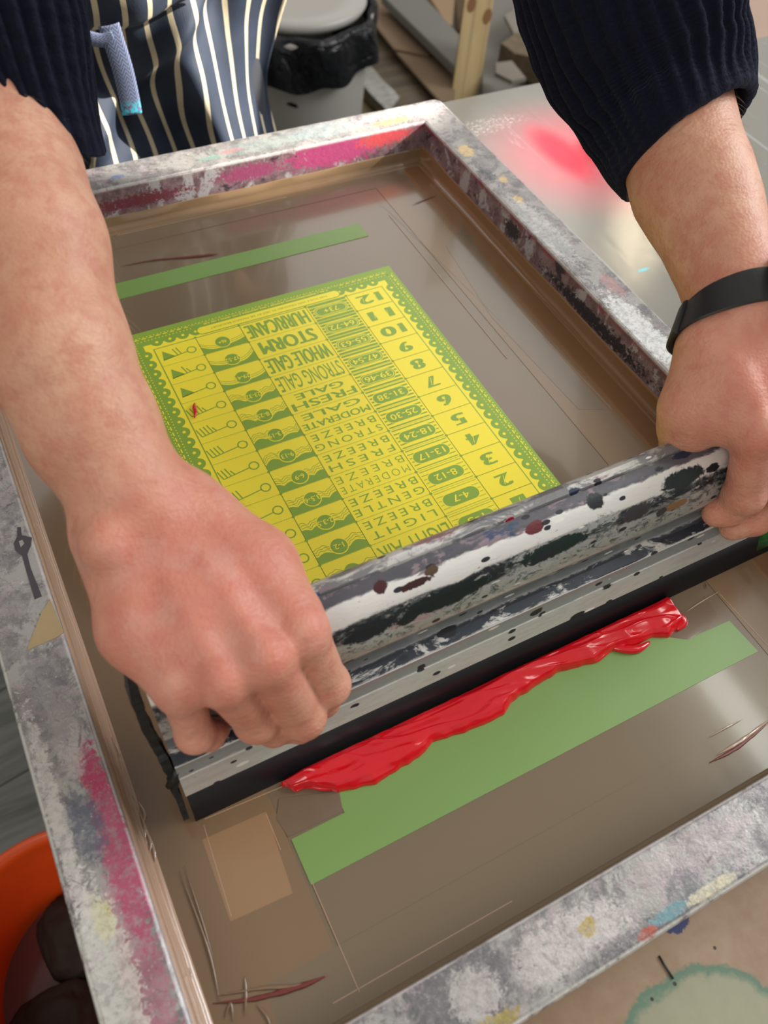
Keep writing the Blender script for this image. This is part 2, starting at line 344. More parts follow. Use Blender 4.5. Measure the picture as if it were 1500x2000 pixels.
def table_material():
    t = NT('worn steel table top')
    n = t.noise(5, 4, .6); c = t.mix(n, (.28, .27, .235), (.36, .35, .32))
    for a_, l_ in ((.5, 1), (1.3, 4), (-.35, 7), (2.2, 9)):
        c = t.mix(t.math('MULTIPLY', t.step(t.noise(60, 3, .6, t.map(sc=(1, .025, 1), rot=(0, 0, a_), loc=(l_, 0, 0))), .655, .70), .35), c, (.70, .73, .76))
    c = t.mix(t.math('MULTIPLY', t.step(t.noise(40, 6, .75, t.map(sc=(1, .3, 1), rot=(0, 0, .5))), .62, .68), .5), c, (.72, .75, .77))
    # dusty band behind the frame
    c = t.mix(t.math('MULTIPLY', t.blob((.10, .042, ZM), (.055, .014, .1), .5, 80), t.step(t.noise(300, 5, .7), .5, .64)), c, (.85, .86, .80))
    # red reflection of something sunlit, painted into the colour with a pink halo
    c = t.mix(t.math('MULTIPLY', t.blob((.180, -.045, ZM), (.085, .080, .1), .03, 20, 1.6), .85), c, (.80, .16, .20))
    c = t.mix(t.math('MULTIPLY', t.blob((.158, -.035, ZM), (.020, .050, .1), .04, 20, 1.2), .95), c, (.85, .015, .06))
    c = t.mix(t.math('MULTIPLY', t.blob((.205, -.05, ZM), (.034, .03, .1), .10, 40, .8), .85), c, (.75, .02, .05))
    c = t.mix(t.blob((.116, -.236, ZM), (.007, .002, .1), .5, 120, .2), c, (.15, .48, .58))
    t.base(c); t.metal(.35); t.rough(t.math('ADD', t.math('MULTIPLY', t.noise(30, 5, .7), .12), .10))
    t.bump(t.noise(120, 5, .6, t.map(sc=(1, .2, 1), rot=(0, 0, .6))), .12, .0006); return t.m

def board_material():
    t = NT('ink stained hardboard'); n = t.noise(14, 6, .7); n2 = t.noise(200, 5, .7)
    c = t.mix(t.step(n, .3, .7), (.22, .13, .07), (.33, .23, .15)); c = t.mix(t.math('MULTIPLY', n2, .35), c, (.40, .33, .25))
    # round green ink stain with a darker rim
    v = t.n('ShaderNodeVectorMath', operation='DISTANCE'); t.set(v.inputs[0], t.P); v.inputs[1].default_value = GREEN_C
    r = t.math('ADD', v.outputs['Value'], t.math('MULTIPLY', t.math('SUBTRACT', t.noise(26, 6, .7), .5), .03))
    c = t.mix(t.math('MULTIPLY', t.step(r, GREEN_R, GREEN_R-.003), .55), c, (.28, .34, .24))
    ring = t.math('MULTIPLY', t.step(r, GREEN_R+.0005, GREEN_R-.002), t.step(r, GREEN_R-.009, GREEN_R-.003))
    c = t.mix(t.math('MULTIPLY', ring, .75), c, (.045, .15, .10))
    c = t.mix(t.blob(BLUE_C, (.008, .005, .1), .3, 60), c, (.03, .04, .13))
    vo = t.voro(28, t.map(loc=(.4, .1, 0))); p = t.math('GREATER_THAN', t.sep(vo.outputs['Color'])[0], .72)
    c = t.mix(t.math('MULTIPLY', t.math('MULTIPLY', t.step(t.math('ADD', vo.outputs[0], t.math('MULTIPLY', n, .3)), .36, .33), p), .8), c, (.13, .12, .12))
    vo = t.voro(130, t.map(loc=(.1, .8, 0))); p = t.math('GREATER_THAN', t.sep(vo.outputs['Color'])[0], .88)
    c = t.mix(t.math('MULTIPLY', t.step(vo.outputs[0], .16, .12), p), c, (.03, .025, .02))
    t.base(c); t.rough(.5); t.bump(n2, .2, .0005); return t.m

def wood_material(name, ca, cb, sc=14, axis='x', rough=.6, knots=False):
    t = NT(name); s = {'x': (.08, 1, 1), 'y': (1, .08, 1), 'z': (1, 1, .08)}[axis]
    n = t.noise(sc*4, 5, .65, t.map(sc=s), .6); w = t.noise(sc, 4, .6, t.map(sc=s, loc=(3, 2, 1)), 2.0)
    c = t.mix(t.step(n, .3, .7), ca, cb); c = t.mix(t.math('MULTIPLY', t.step(w, .5, .62), .5), c, tuple(x*.6 for x in ca))
    t.base(c); t.rough(rough); t.bump(n, .3, .002); return t.m
def floor_material():
    t = NT('grey boarded floor'); X, Y, Z = t.sep()
    rot = t.map(rot=(0, 0, math.radians(-8))); x2, y2, _ = t.sep(rot)
    n = t.noise(30, 6, .7, t.map(sc=(.14, 1, 1), rot=(0, 0, math.radians(-8))), .8)
    c = t.mix(t.step(n, .3, .7), (.075, .082, .075), (.16, .165, .155))
    f = t.math('ABSOLUTE', t.math('SUBTRACT', t.math('FRACT', t.math('DIVIDE', t.math('ADD', y2, .04), .14)), .5))
    c = t.mix(t.step(f, .485, .495), c, (.012, .012, .012)); t.base(c); t.rough(.65); t.bump(n, .5, .004); return t.m

M = {}
GREEN_C = tuple(at(1440, 2140, -.043)); GREEN_R = float(np.linalg.norm(at(1440, 2140, -.043)-at(1440, 1884, -.043)))
BLUE_C = tuple(at(1322, 1800, -.043))
M['frame'] = frame_material()
M['tape'] = tape_material('brown packing tape', (.19, .12, .066), (.215, .14, .08))
M['tape_grey'] = tape_material('taupe packing tape', (.165, .120, .076), (.185, .138, .09))
M['tape_warm'] = tape_material('warm brown packing tape', (.28, .165, .085), (.31, .19, .105))
M['tape_dark'] = tape_material('double brown packing tape', (.15, .105, .07), (.175, .125, .085))
M['tape_wall'] = tape_material('brown tape on the wall', (.20, .105, .045), (.25, .14, .07))
def emul(name, c1, c2, rough=.42):
    t = NT(name); t.base(t.mix(t.noise(12, 3), c1, c2)); t.rough(rough); t.bump(t.noise(900, 2), .08, .0003)
    t.b.inputs['Coat Weight'].default_value = .12; t.b.inputs['Coat Roughness'].default_value = .3; return t.m
M['green'] = emul('green stencil emulsion', (.25, .40, .05), (.28, .44, .06))
M['green_strip'] = emul('green open mesh', (.165, .285, .075), (.185, .31, .09))
M['yellow'] = emul('yellow mesh', (.97, .82, .055), (.99, .85, .06))
M['ink_mark'] = simple('dark dried ink', (.055, .045, .055), .45, var=.3, sc=90)
M['kraft'] = simple('kraft tape', (.36, .27, .14), .4, var=.12, sc=60)
M['tape_pale'] = tape_material('brown tape painted paler for the lit side wall', (.42, .27, .18), (.46, .31, .22))  # brown tape made paler, light falling on the side wall painted in
M['red_dark'] = simple('dried crimson ink', (.20, .02, .03), .25)
M['rubber'] = simple('black squeegee rubber', (.006, .0065, .009), .42, var=.5, sc=30, bump=.1)
M['black'] = simple('black ink caked plastic', (.006, .008, .008), .5, var=.4, sc=120, bump=1.0)
M['crease'] = simple('glossy tape crease', (.42, .30, .22), .10, coat=1)
# ------------------------------------------------------------------ the room
def struct(o): o['kind'] = 'structure'; return o
ZF = -0.78
fl = struct(bm_obj('floor', box_bm(-3, 3, -3, 3.6, ZF-.05, ZF), floor_material()))
mw = simple('matt white paint', (.62, .60, .56), .8, var=.05, sc=3)
struct(bm_obj('wall_back', box_bm(-3, 3, 3.6, 3.7, ZF, 2.4), mw))
struct(bm_obj('wall_left', box_bm(-3.1, -3, -3, 3.6, ZF, 2.4), mw))

# ------------------------------------------------------------------ work table, board
tb = empty('work_table', (.35, -.35, ZF), 'pale worn steel work table carrying the printing screen, with a soft red reflection painted on it', 'table')
X0, X1, Y0, Y1, ZT = -.47, 1.05, -.98, .104, -.047
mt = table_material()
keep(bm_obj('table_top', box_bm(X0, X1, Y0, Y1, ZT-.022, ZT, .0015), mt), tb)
ml = simple('grey steel leg', (.3, .3, .3), .4, .6)
for lx in (X0+.12, X1-.08):
    for ly in (Y0+.08, Y1-.07): keep(bm_obj('leg', box_bm(lx-.025, lx+.025, ly-.025, ly+.025, ZF, ZT-.022, .004), ml), tb)
bd = bm_obj('hardboard_sheet', box_bm(-.46, .50, -.97, -.675, ZT+.0002, ZT+.0032, .0006), board_material())
tag(bd, 'brown hardboard sheet with a round green ink stain, under the near edge of the screen', 'board')

# splinters / loose threads lying on the board
def slick(name, pts, r, mat, label, cat, group=None):
    v, f = tube([at(x, y, ZT+.0032+r) for x, y in pts], r, 6); return tag(mesh_obj(name, v, f, mat, smooth=True), label, cat, group)
mblk = simple('black fibre', (.01, .01, .01), .5)
slick('bristle', [(1287, 1867), (1298, 1886), (1315, 1912)], .0006, mblk, 'long black bristle lying across the green ring on the brown board', 'bristle')

# ------------------------------------------------------------------ silk screen
XR, XL, YB, YF, BW = 0.0, -.471, 0.0, -.6651, .0368
scr = empty('silk_screen', (-.2355, -.3325, -.043), 'ink stained aluminium printing screen with yellow and green wind scale stencil and brown tape', 'printing screen')
# frame: hollow bar profile swept round the rectangle as one welded piece
def frame_mesh():
    prof = [(0, -.0395), (0, -.0022), (.0006, -.0007), (.0022, 0), (BW-.003, 0), (BW-.0009, -.0009), (BW, -.003), (BW, -.0425), (.012, -.0425), (.012, -.0395)]
    vs, fs = [], []; N = len(prof)
    def corner(cx, cy, dx, dy, p, rr):
        out = []
        # outer points rounded a little
        u, z = p
        return (cx+dx*u, cy+dy*u, z)
    seq = []
    segs = 60
    cs = [(XR, YB, 1, 1), (XR, YF, 1, -1), (XL, YF, -1, -1), (XL, YB, -1, 1)]
    R = .007
    rings = []
    for ci in range(4):
        cx, cy, dx, dy = cs[ci]
        # incoming direction to the corner and outgoing
        nx, ny = ((dx, 0), (0, dy)) if ci % 2 == 0 else ((0, dy), (dx, 0))
        # three stations rounding the outer corner
        for k in range(7):
            a = k/6*math.pi/2
            wx, wy = (math.cos(a), math.sin(a))
            ring = []
            for (u, z) in prof:
                rr = min(R, u*.9)
                if ci % 2 == 1: ex, ey = dx*(u-rr+rr*wx), dy*(u-rr+rr*wy)
                else: ex, ey = dx*(u-rr+rr*wy), dy*(u-rr+rr*wx)
                ring.append((cx+ex, cy+ey, z))
            rings.append(ring)
        # straight run to next corner is subdivided
        nx_ = cs[(ci+1) % 4]
    # order: corner0 must run from back side (normal +Y) to right side (+X)
    full = []
    for ci in range(4):
        full += rings[ci*7:(ci+1)*7]
        a = np.array(rings[ci*7+6]); b = np.array(rings[((ci+1) % 4)*7])
        for k in range(1, segs): full.append([tuple(a[j]*(1-k/segs)+b[j]*k/segs) for j in range(N)])
    n = len(full)
    for ring in full:
        for p in ring: vs.append(p)
    for i in range(n):
        for j in range(N):
            fs.append((i*N+j, i*N+(j+1) % N, ((i+1) % n)*N+(j+1) % N, ((i+1) % n)*N+j))
    V = []
    for v in vs:
        e = .00035*mnoise.noise(Vector(v)*60)+.0002*mnoise.noise(Vector(v)*220)
        V.append((v[0], v[1], v[2]+(e if v[2] > -.004 else 0)))
    return V, fs
V, F_ = frame_mesh()
fr = keep(mesh_obj('frame', V, F_, M['frame']), scr)
bmx = bmesh.new(); bmx.from_mesh(fr.data); bmesh.ops.recalc_face_normals(bmx, faces=bmx.faces); bmx.to_mesh(fr.data); bmx.free()
# the woven mesh stretched under the frame
keep(bm_obj('mesh_fabric', box_bm(XL-.010, XR+.010, YF-.010, YB+.010, ZM-.0016, ZM-.0002), M['tape_grey']), scr)
# tape pieces lying flat on the mesh, outlines in place coordinates, each a thin strip
def tape(pts, k, mat, name='packing_tape', label=None):
    o = keep(prism(name, pts, ZM-.0004, ZM+.00012*k, mat), scr)
    if label: o['label'] = label
    return o
def rect(x0, x1, y0, y1): return [(x0, y0), (x1, y0), (x1, y1), (x0, y1)]
tape(rect(XL, -.398, YF, YB), 1.0, M['tape'])
tape(rect(-.068, XR, YF, YB), 1.0, M['tape'])
tape(rect(XL, XR, -.030, YB), 1.4, M['tape_grey'])
tape(rect(XL, XR, YF, -.630), 1.4, M['tape_grey'])
tape(rect(-.028, XR, YF, YB), 1.9, M['tape_wall'])
tape(rect(XL, -.437, YF, YB), 1.9, M['tape'])
tape([tuple(at(*q, ZM)[:2]) for q in [(395, 1640), (520, 1585), (572, 1745), (450, 1800)]], 2.1, M['tape_warm'], label='warm orange brown tape patch')
tape([tuple(at(*q, ZM)[:2]) for q in [(315, 1660), (392, 1600), (455, 1790), (385, 1835)]], 1.7, M['tape_warm'])
tape([tuple(at(*q, ZM)[:2]) for q in [(545, 1560), (662, 1545), (670, 1585), (563, 1635), (540, 1600)]], 2.4, M['tape_dark'], label='darker doubled tape patch')
tape([tuple(at(*q, ZM)[:2]) for q in [(1268, 1240), (1300, 1205), (1385, 1175), (1400, 1200), (1385, 1225), (1345, 1250)]], 2.4, M['tape_dark'])
tape([tuple(at(*q, ZM)[:2]) for q in [(905, 440), (1010, 600), (1180, 800), (1130, 800), (960, 620), (870, 480)]], 2.2, M['tape_grey'])
# tape dressing the lower half of each inner wall, with a fillet into the mesh
def wall_tape(a, b, inx, iny, ztop, mat, fl=1.0):
    vs, fs = [], []; n = 80
    for i in range(n+1):
        t = i/n; px = a[0]*(1-t)+b[0]*t; py = a[1]*(1-t)+b[1]*t; s = Vector((px*9, py*9, ztop*90))
        w = .0010*mnoise.noise(s*2)+.0005*mnoise.noise(s*11); zt = ztop+.0022*mnoise.noise(s*1.5)
        prof = [(.0001, zt), (.0007, zt-.0004), (.0009+w*.3, ZM+.012), (.0016+w, ZM+.005), (.0016+.0032*fl+w, ZM+.0016), (.0016+.0094*fl+w, ZM+.0006), (.0016+.0184*fl, ZM+.00035), (.0016+.0184*fl, ZM-.0002)]
        for u, z in prof: vs.append((px+inx*u, py+iny*u, z))
    m = 8
    for i in range(n):
        for j in range(m-1): fs.append((i*m+j, i*m+j+1, (i+1)*m+j+1, (i+1)*m+j))
    return keep(mesh_obj('wall_tape', vs, fs, mat, smooth=True), scr)
wall_tape((XR, YF), (XR, YB), -1, 0, -.0262, M['tape_wall'], .35)
wall_tape((XL, YB), (XL, YF), 1, 0, -.004, M['tape_pale'], .25)
wall_tape((XR, YB), (XL, YB), 0, -1, -.0285, M['tape'], .45)
wall_tape((XL, YF), (XR, YF), 0, 1, -.010, M['tape_grey'], .2)
# puckered creases of the tape, highlights near the walls painted as pale colour
def crease(pts, r, name='tape_crease', mat=None, z=ZM+.0008, sub=6, flat=.45):
    P = catmull([at(x, y, z) for x, y in pts], sub); n = len(P)
    rad = [r*math.sin(math.pi*(i+.3)/(n-.4)) * (1+.35*mnoise.noise(Vector((i*.7, r*999, 2)))) + .00004 for i in range(n)]
    v, f = tube(P, rad, 7); v = [(p[0], p[1], z+(p[2]-z)*flat) for p in v]
    return keep(mesh_obj(name, v, f, mat or M['crease'], smooth=True), scr)
for P_, r_ in [([(425, 1945), (510, 1930), (580, 1925), (640, 1905)], .0012), ([(350, 1700), (405, 1850), (430, 1960)], .0009), ([(360, 1690), (395, 1800), (418, 1880)], .0006),
               ([(218, 1440), (262, 1580), (288, 1655)], .0013), ([(232, 1520), (262, 1570), (280, 1640)], .0009), ([(382, 1960), (372, 1930), (395, 1975)], .0012),
               ([(1400, 1475), (1450, 1445), (1510, 1400)], .0012), ([(1385, 1440), (1420, 1420), (1450, 1405)], .0004), ([(1340, 1195), (1370, 1175), (1405, 1155)], .0004),
               ([(478, 1905), (480, 1945), (478, 1985)], .0010), ([(438, 1990), (450, 1960), (455, 1995)], .0009), ([(500, 1960), (520, 1985), (530, 2010)], .0008),
               ([(740, 190+205), (780, 430), (980, 478+150)], .0001), ([(898, 386), (925, 412), (920, 405), (985, 478)], .0007), ([(842, 330), (880, 372), (903, 396)], .0006)]:
    inner = P_[0][0] in (350, 360, 478, 438, 500, 425)
    crease(P_, r_*(.75 if inner else 1.1), mat=M['tape'] if inner else None)
for k_ in range(9):
    x_ = 222+k_*9+random.uniform(-3, 3); y_ = 1450+k_*24+random.uniform(-6, 6)
    crease([(x_, y_), (x_+10+random.uniform(-4, 4), y_+26), (x_+8, y_+52+random.uniform(-9, 9))], .0009)
for k_ in range(7):
    x_ = 345+random.uniform(-6, 26); y_ = 1880+k_*14
    crease([(x_, y_), (x_+12+random.uniform(-8, 8), y_+22), (x_+14, y_+40)], .0008)
tapered_red = [([(415, 1960), (500, 1950), (590, 1925), (640, 1905)], .0014), ([(340, 505), (390, 500), (430, 495)], .0010), ([(235, 520), (300, 508), (350, 503), (428, 494)], .0008), ([(805, 400), (830, 390), (852, 382)], .0006), ([(1385, 1490), (1440, 1460), (1505, 1408)], .0012), ([(1376, 1138), (1379, 1143), (1381, 1150)], .0004)]
for P_, r_ in tapered_red: crease(P_, r_, 'ink_in_crease', simple('maroon ink in crease', (.16, .035, .03), .3), flat=.3)

def seam(p, q, w=.0007):
    a, b = at(*p, ZM)[:2], at(*q, ZM)[:2]; n = np.array([-(b-a)[1], (b-a)[0]]); n = n/np.linalg.norm(n)*w/2
    tape([tuple(a+n), tuple(b+n), tuple(b-n), tuple(a-n)], 2.7, M['tape_pale'], 'tape_seam')
for p, q in (((608, 1720), (702, 1938)), ((398, 1612), (452, 1790)), ((520, 1590), (548, 1660)), ((650, 1960), (1000, 1760)), ((1405, 1160), (1500, 1262)), ((1010, 605), (1195, 800)), ((400, 1600), (650, 1495)), ((760, 420), (990, 700)), ((230, 460), (560, 385))): seam(p, q, .0004)
# ---- open strips of emulsion
for pts in (rect(-.385, -.1105, -.0975, -.0765), [(-.3962, -.5972), (-.0725, -.5972), (-.0745, -.5708), (-.1110, -.5694), (-.1110, -.530), (-.3635, -.530), (-.3635, -.5708), (-.3962, -.5708)]):
    tape(pts, 1.9 if pts[0][1] < -.55 else 1.88, M['green_strip'], 'open_strip', 'green strip left bare between the tapes')

# ---- the stencil: green emulsion plate with yellow open design
class Sten:
    def __init__(s): s.v, s.f, s.m = [], [], []
    def poly(s, pts, lvl, mat):
        k = len(s.v); z = ZM+.00020+lvl*.00006
        a = sum(pts[i][0]*pts[(i+1) % len(pts)][1]-pts[(i+1) % len(pts)][0]*pts[i][1] for i in range(len(pts)))
        if a < 0: pts = pts[::-1]
        s.v += [(p[0]/1000, p[1]/1000, z) for p in pts]; s.f.append(tuple(range(k, k+len(pts)))); s.m.append(mat)
    def rect(s, x0, x1, y0, y1, lvl, mat): s.poly([(x0, y0), (x1, y0), (x1, y1), (x0, y1)], lvl, mat)
    def disc(s, x, y, r, lvl, mat, n=28, ry=None): s.poly([(x+r*math.cos(2*math.pi*i/n), y+(ry or r)*math.sin(2*math.pi*i/n)) for i in range(n)], lvl, mat)
    def ring(s, x, y, r, w, lvl, mat, n=32):
        for i in range(n):
            a, b = 2*math.pi*i/n, 2*math.pi*(i+1)/n
            s.poly([(x+(r-w)*math.cos(a), y+(r-w)*math.sin(a)), (x+r*math.cos(a), y+r*math.sin(a)), (x+r*math.cos(b), y+r*math.sin(b)), (x+(r-w)*math.cos(b), y+(r-w)*math.sin(b))], lvl, mat)
    def line(s, P, w, lvl, mat):
        for a, b in zip(P[:-1], P[1:]):
            dx, dy = b[0]-a[0], b[1]-a[1]; L = math.hypot(dx, dy) or 1; nx, ny = -dy/L*w/2, dx/L*w/2
            s.poly([(a[0]+nx, a[1]+ny), (b[0]+nx, b[1]+ny), (b[0]-nx, b[1]-ny), (a[0]-nx, a[1]-ny)], lvl, mat)
    def pill(s, x0, x1, y0, y1, lvl, mat):
        r = (y1-y0)/2; n = 12; P = []
        for i in range(n+1): a = -math.pi/2+math.pi*i/n; P.append((x1-r+r*math.cos(a), y0+r+r*math.sin(a)))
        for i in range(n+1): a = math.pi/2+math.pi*i/n; P.append((x0+r+r*math.cos(a), y0+r+r*math.sin(a)))
        s.poly(P, lvl, mat)
    def text(s, txt, cx, cy, w, h, lvl, mat, bold=0.0, spacing=1.0, serif=0):
        if bold > .012:
            b = bold*h*.85
            for q, e in ((-b, 0), (b, .05), (0, .1)): s.text(txt, cx+q, cy, w-2*b, h, lvl+e, mat, 0, spacing)
            return
        cu = bpy.data.curves.new('t', 'FONT'); cu.body = txt; cu.size = 1; cu.offset = bold; cu.space_character = spacing; cu.resolution_u = 3
        o = bpy.data.objects.new('t', cu); COL.objects.link(o); dg = bpy.context.evaluated_depsgraph_get()
        me = bpy.data.meshes.new_from_object(o.evaluated_get(dg)); V = np.array([v.co[:] for v in me.vertices]); F = [tuple(p.vertices) for p in me.polygons]
        bpy.data.objects.remove(o); bpy.data.curves.remove(cu); bpy.data.meshes.remove(me)
        if not len(V): return
        lo, hi = V.min(0), V.max(0); P = (V[:, :2]-(lo[:2]+hi[:2])/2)/(hi[:2]-lo[:2]+1e-9)*np.array([w, h])
        k = len(s.v); z = ZM+.00020+lvl*.00006; P = -P                      # turned to face the printer on the far side
        s.v += [((cx+p[0])/1000, (cy+p[1])/1000, z) for p in P]; s.f += [tuple(i+k for i in f) for f in F]; s.m += [mat]*len(F)
S = Sten(); G, Y = 0, 1
x0, x1, y1 = -362.5, -113.3, -144.8; y0 = -482.5
S.rect(x0, x1, y0, y1, 0, G)
ix0, ix1, iy1, iy0 = -343.0, -132.6, -168.0, -459.4
S.rect(ix0-6.3, ix1+6.3, iy0-6.3, iy1+6.3, 1, Y)                            # pale margin
S.rect(ix0, ix1, iy0, iy1, 2, G); S.rect(ix0+.9, ix1-.9, iy0+.9, iy1-.9, 3, Y)
# scallops, beads and running stitch round the border
def border(ax, ay, bx, by, nx, ny, n):
    for i in range(n):
        t = (i+.5)/n; x, y = ax+(bx-ax)*t, ay+(by-ay)*t
        S.disc(x+nx*7.6, y+ny*7.6, 5.2, 1.5, G, 24); S.disc(x+nx*7.0, y+ny*7.0, 1.35, 2.5, Y, 12)
    L = math.hypot(bx-ax, by-ay); ux, uy = (bx-ax)/L, (by-ay)/L
    m = int((L+24)/6.0)
    for i in range(m):
        s_ = -12+(i+.5)*(L+24)/m; x, y = ax+ux*s_+nx*14.9, ay+uy*s_+ny*14.9
        S.line([(x-ux*1.9, y-uy*1.9), (x+ux*1.9, y+uy*1.9)], .95, 2, Y)
        for o_ in (11.9, 16.5):
            for e_ in (0, 3.0): S.disc(x+ux*e_+nx*(o_-14.9), y+uy*e_+ny*(o_-14.9), .55, 2, Y, 8)
border(ix0, iy0, ix0, iy1, -1, 0, 26); border(ix1, iy0, ix1, iy1, 1, 0, 26); border(ix0, iy1, ix1, iy1, 0, 1, 19)
S.pill(-303.6, -171.5, -166.8, -156.4, 3.0, G); S.pill(-302.8, -172.3, -166.0, -157.8, 3.6, Y)
S.text('THIS SCALE WAS DESIGNED IN 1805 BY SIR FRANCIS BEAUFORT', -237.5, -161.8, 108, 2.1, 4.2, G)
S.rect(-306, -170, -157.2, -153.0, 2.2, G); 
rt = random.Random(5); xq = -295.0
while xq < -180:                       # a line of lettering too small to read
    wq = rt.uniform(.5, 1.2); S.rect(xq, xq+wq, -155.6-rt.uniform(0, .2), -154.2, 3.4, Y); xq += wq+(.5 if rt.random() > .16 else 1.6)
cols = [-307.0, -268.6, -207.4, -168.4]; RH = 22.42
def dotted(x, y, x2, y2):
    L = math.hypot(x2-x, y2-y); n = int(L/1.2)
    for i in range(n):
        t = (i+.5)/n; S.disc(x+(x2-x)*t, y+(y2-y)*t, .38, 4, G, 6)
for cx in cols: dotted(cx, iy1, cx, iy0); S.line([(cx, iy1), (cx, iy0)], .38, 4, G)
names = [('HURRICANE', ''), ('STORM', ''), ('WHOLE GALE', ''), ('STRONG GALE', ''), ('FRESH', 'GALE'), ('MODERATE', 'GALE'), ('STRONG', 'BREEZE'), ('FRESH', 'BREEZE'), ('MODERATE', 'BREEZE'), ('GENTLE', 'BREEZE'), ('LIGHT', 'BREEZE'), ('LIGHT AIR', ''), ('CALM', '')]
bold = [.035, .060, .03, .005, .060, .04, .0, .0, -.012, .0, .0, .0, 0]
mph = ['73+', '64-72', '55-63', '47-54', '39-46', '31-38', '25-30', '18-24', '13-17', '8-12', '4-7', '1-3', '0']
wav = ['46+', '37-52', '29-41', '23-32', '18-25', '13-19', '9-13', '6-9', '3.5-6', '2-3.5', '1-2', '.5', '0']
barb = [('f', 2, 0), ('f', 1, 1), ('f', 0, 0), ('', 4, 1), ('', 4, 1), ('', 4, 0), ('', 3, 1), ('', 3, 0), ('', 2, 1), ('', 2, 0), ('', 1, 0), ('', 0, 1), ('', 0, 0)]
rg = random.Random(3)
for r in range(13):
    yt = iy1-r*RH; yb = yt-RH; yc = (yt+yb)/2
    if r: dotted(ix0, yt, ix1, yt); S.line([(cols[3], yt), (ix1, yt)], .3, 4, G)
    for cx in cols: S.disc(cx, yt, 1.2, 4.5, G, 8)
    # wind barb
    ex, ey = -339.2, yc-4.6; S.ring(-314.6, yc-1.2, 4.0, 1.0, 4, G); S.line([(-318.4, yc-1.8), (ex, ey)], .85, 4, G)
    kind, nf, nh = barb[r]; px = ex
    if kind: S.poly([(ex, ey), (ex+10.5, ey+1.5), (ex+2.0, ey+10.5)], 4, G); px = ex+12.6
    for i in range(nf+nh):
        L = 8.4 if i < nf else 4.6; yy = ey+(px-ex)*.14; S.line([(px, yy), (px-2.2, yy+L)], .95, 4.2, G); px += 3.0
    # sea picture
    xa, xb = cols[0]+.4, cols[1]-.4; ph = rg.random()*6; big = r < 3
    cxx, cyy = -288.2, yc-2.2
    def hgt(x):
        if big: return 3.0+8.5*abs((x-cxx)/(19.2))**2*(1 if r % 2 else .7)+1.0*math.sin(x*.2+ph)
        return 5.2+2.6*abs(math.sin((x-xa)/ (5.0) * 1.3+ph))+(2.2 if r < 7 else .8)*math.sin((x-xa)/38*6.28+ph*.4)
    N = 40; P = [(xa+(xb-xa)*i/N, yb+.3+hgt(xa+(xb-xa)*i/N)) for i in range(N+1)]
    for a, b in zip(P[:-1], P[1:]): S.poly([(a[0], yb+.3), (b[0], yb+.3), b, a], 4.1, G)
    for k in range(1, 4 if not big else 3):
        Q = [(x, min(yt-.6, y+2.0*k+(.0 if big else .5*math.sin(x*1.1+k)))) for x, y in P]; S.line(Q, .38, 4.0, G)
    S.disc(cxx, cyy, 6.9, 4.6, Y); S.disc(cxx, cyy, 6.1, 4.9, G)
    S.text(wav[r], cxx, cyy, 2.4*len(wav[r]), 4.3, 5.4, Y, .012)
    # name
    a, b = names[r]; mx = (cols[1]+cols[2])/2
    if not b:
        S.text(a, mx, yc, 56 if r != 1 else 50, 17 if r in (0, 2, 3) else 15, 4.2, G, bold[r])
    else:
        hh = 6.6; sp = 1.0 if r < 6 else 1.35
        wa, wb = {4: (55, 42), 5: (57, 50), 6: (56, 54), 7: (54, 54), 8: (56, 56), 9: (57, 55), 10: (52, 54)}[r]
        S.text(a, mx, yc-5.0, wa, hh if r != 4 else 8.0, 4.2, G, bold[r], sp); S.text(b, mx, yc+5.0, wb, hh, 4.2, G, bold[r], sp)
    # speed pill on ruled ground
    xa, xb = cols[2]+1.6, cols[3]-1.6; nl = 6; w_ = max(.45, 2.7-r*.23)
    for k in range(nl):
        yy = yb+RH*(k+.5)/nl; S.rect(xa, xb, yy-w_/2, yy+w_/2, 4.0, G)
    hx = 14.8 if r < 9 else 14.2
    S.pill(-188-hx-1.2, -188+hx+1.2, yc-6.4, yc+6.4, 4.4, Y); S.pill(-188-hx-.5, -188+hx+.5, yc-5.7, yc+5.7, 4.6, G)
    if r < 5: S.pill(-188-hx+.4, -188+hx-.4, yc-4.9, yc+4.9, 4.8, Y); S.pill(-188-hx+1.0, -188+hx-1.0, yc-4.3, yc+4.3, 5.0, G)
    S.text(mph[r], -188, yc, 4.6*len(mph[r]), 6.0, 5.6, Y, .02)
    # force number, fat face with a fine inline
    num = str(12-r); S.text(num, (cols[3]+ix1)/2, yc, 23 if len(num) == 2 else 12, 11.5, 4.2, G, .125)
    if len(num) == 1: S.line([((cols[3]+ix1)/2-1.5, yc-4), ((cols[3]+ix1)/2+1.5, yc+4)], .5, 4.8, Y)
    else:
        for q in (-6.3, 6.3): S.line([((cols[3]+ix1)/2+q-.8, yc-3.6), ((cols[3]+ix1)/2+q+.8, yc+3.6)], .4, 4.8, Y)
st = keep(mesh_obj('stencil', S.v, S.f, mats=[M['green'], M['yellow']], mi=S.m), scr)
st['label'] = 'yellow and green stencil of a wind scale chart'
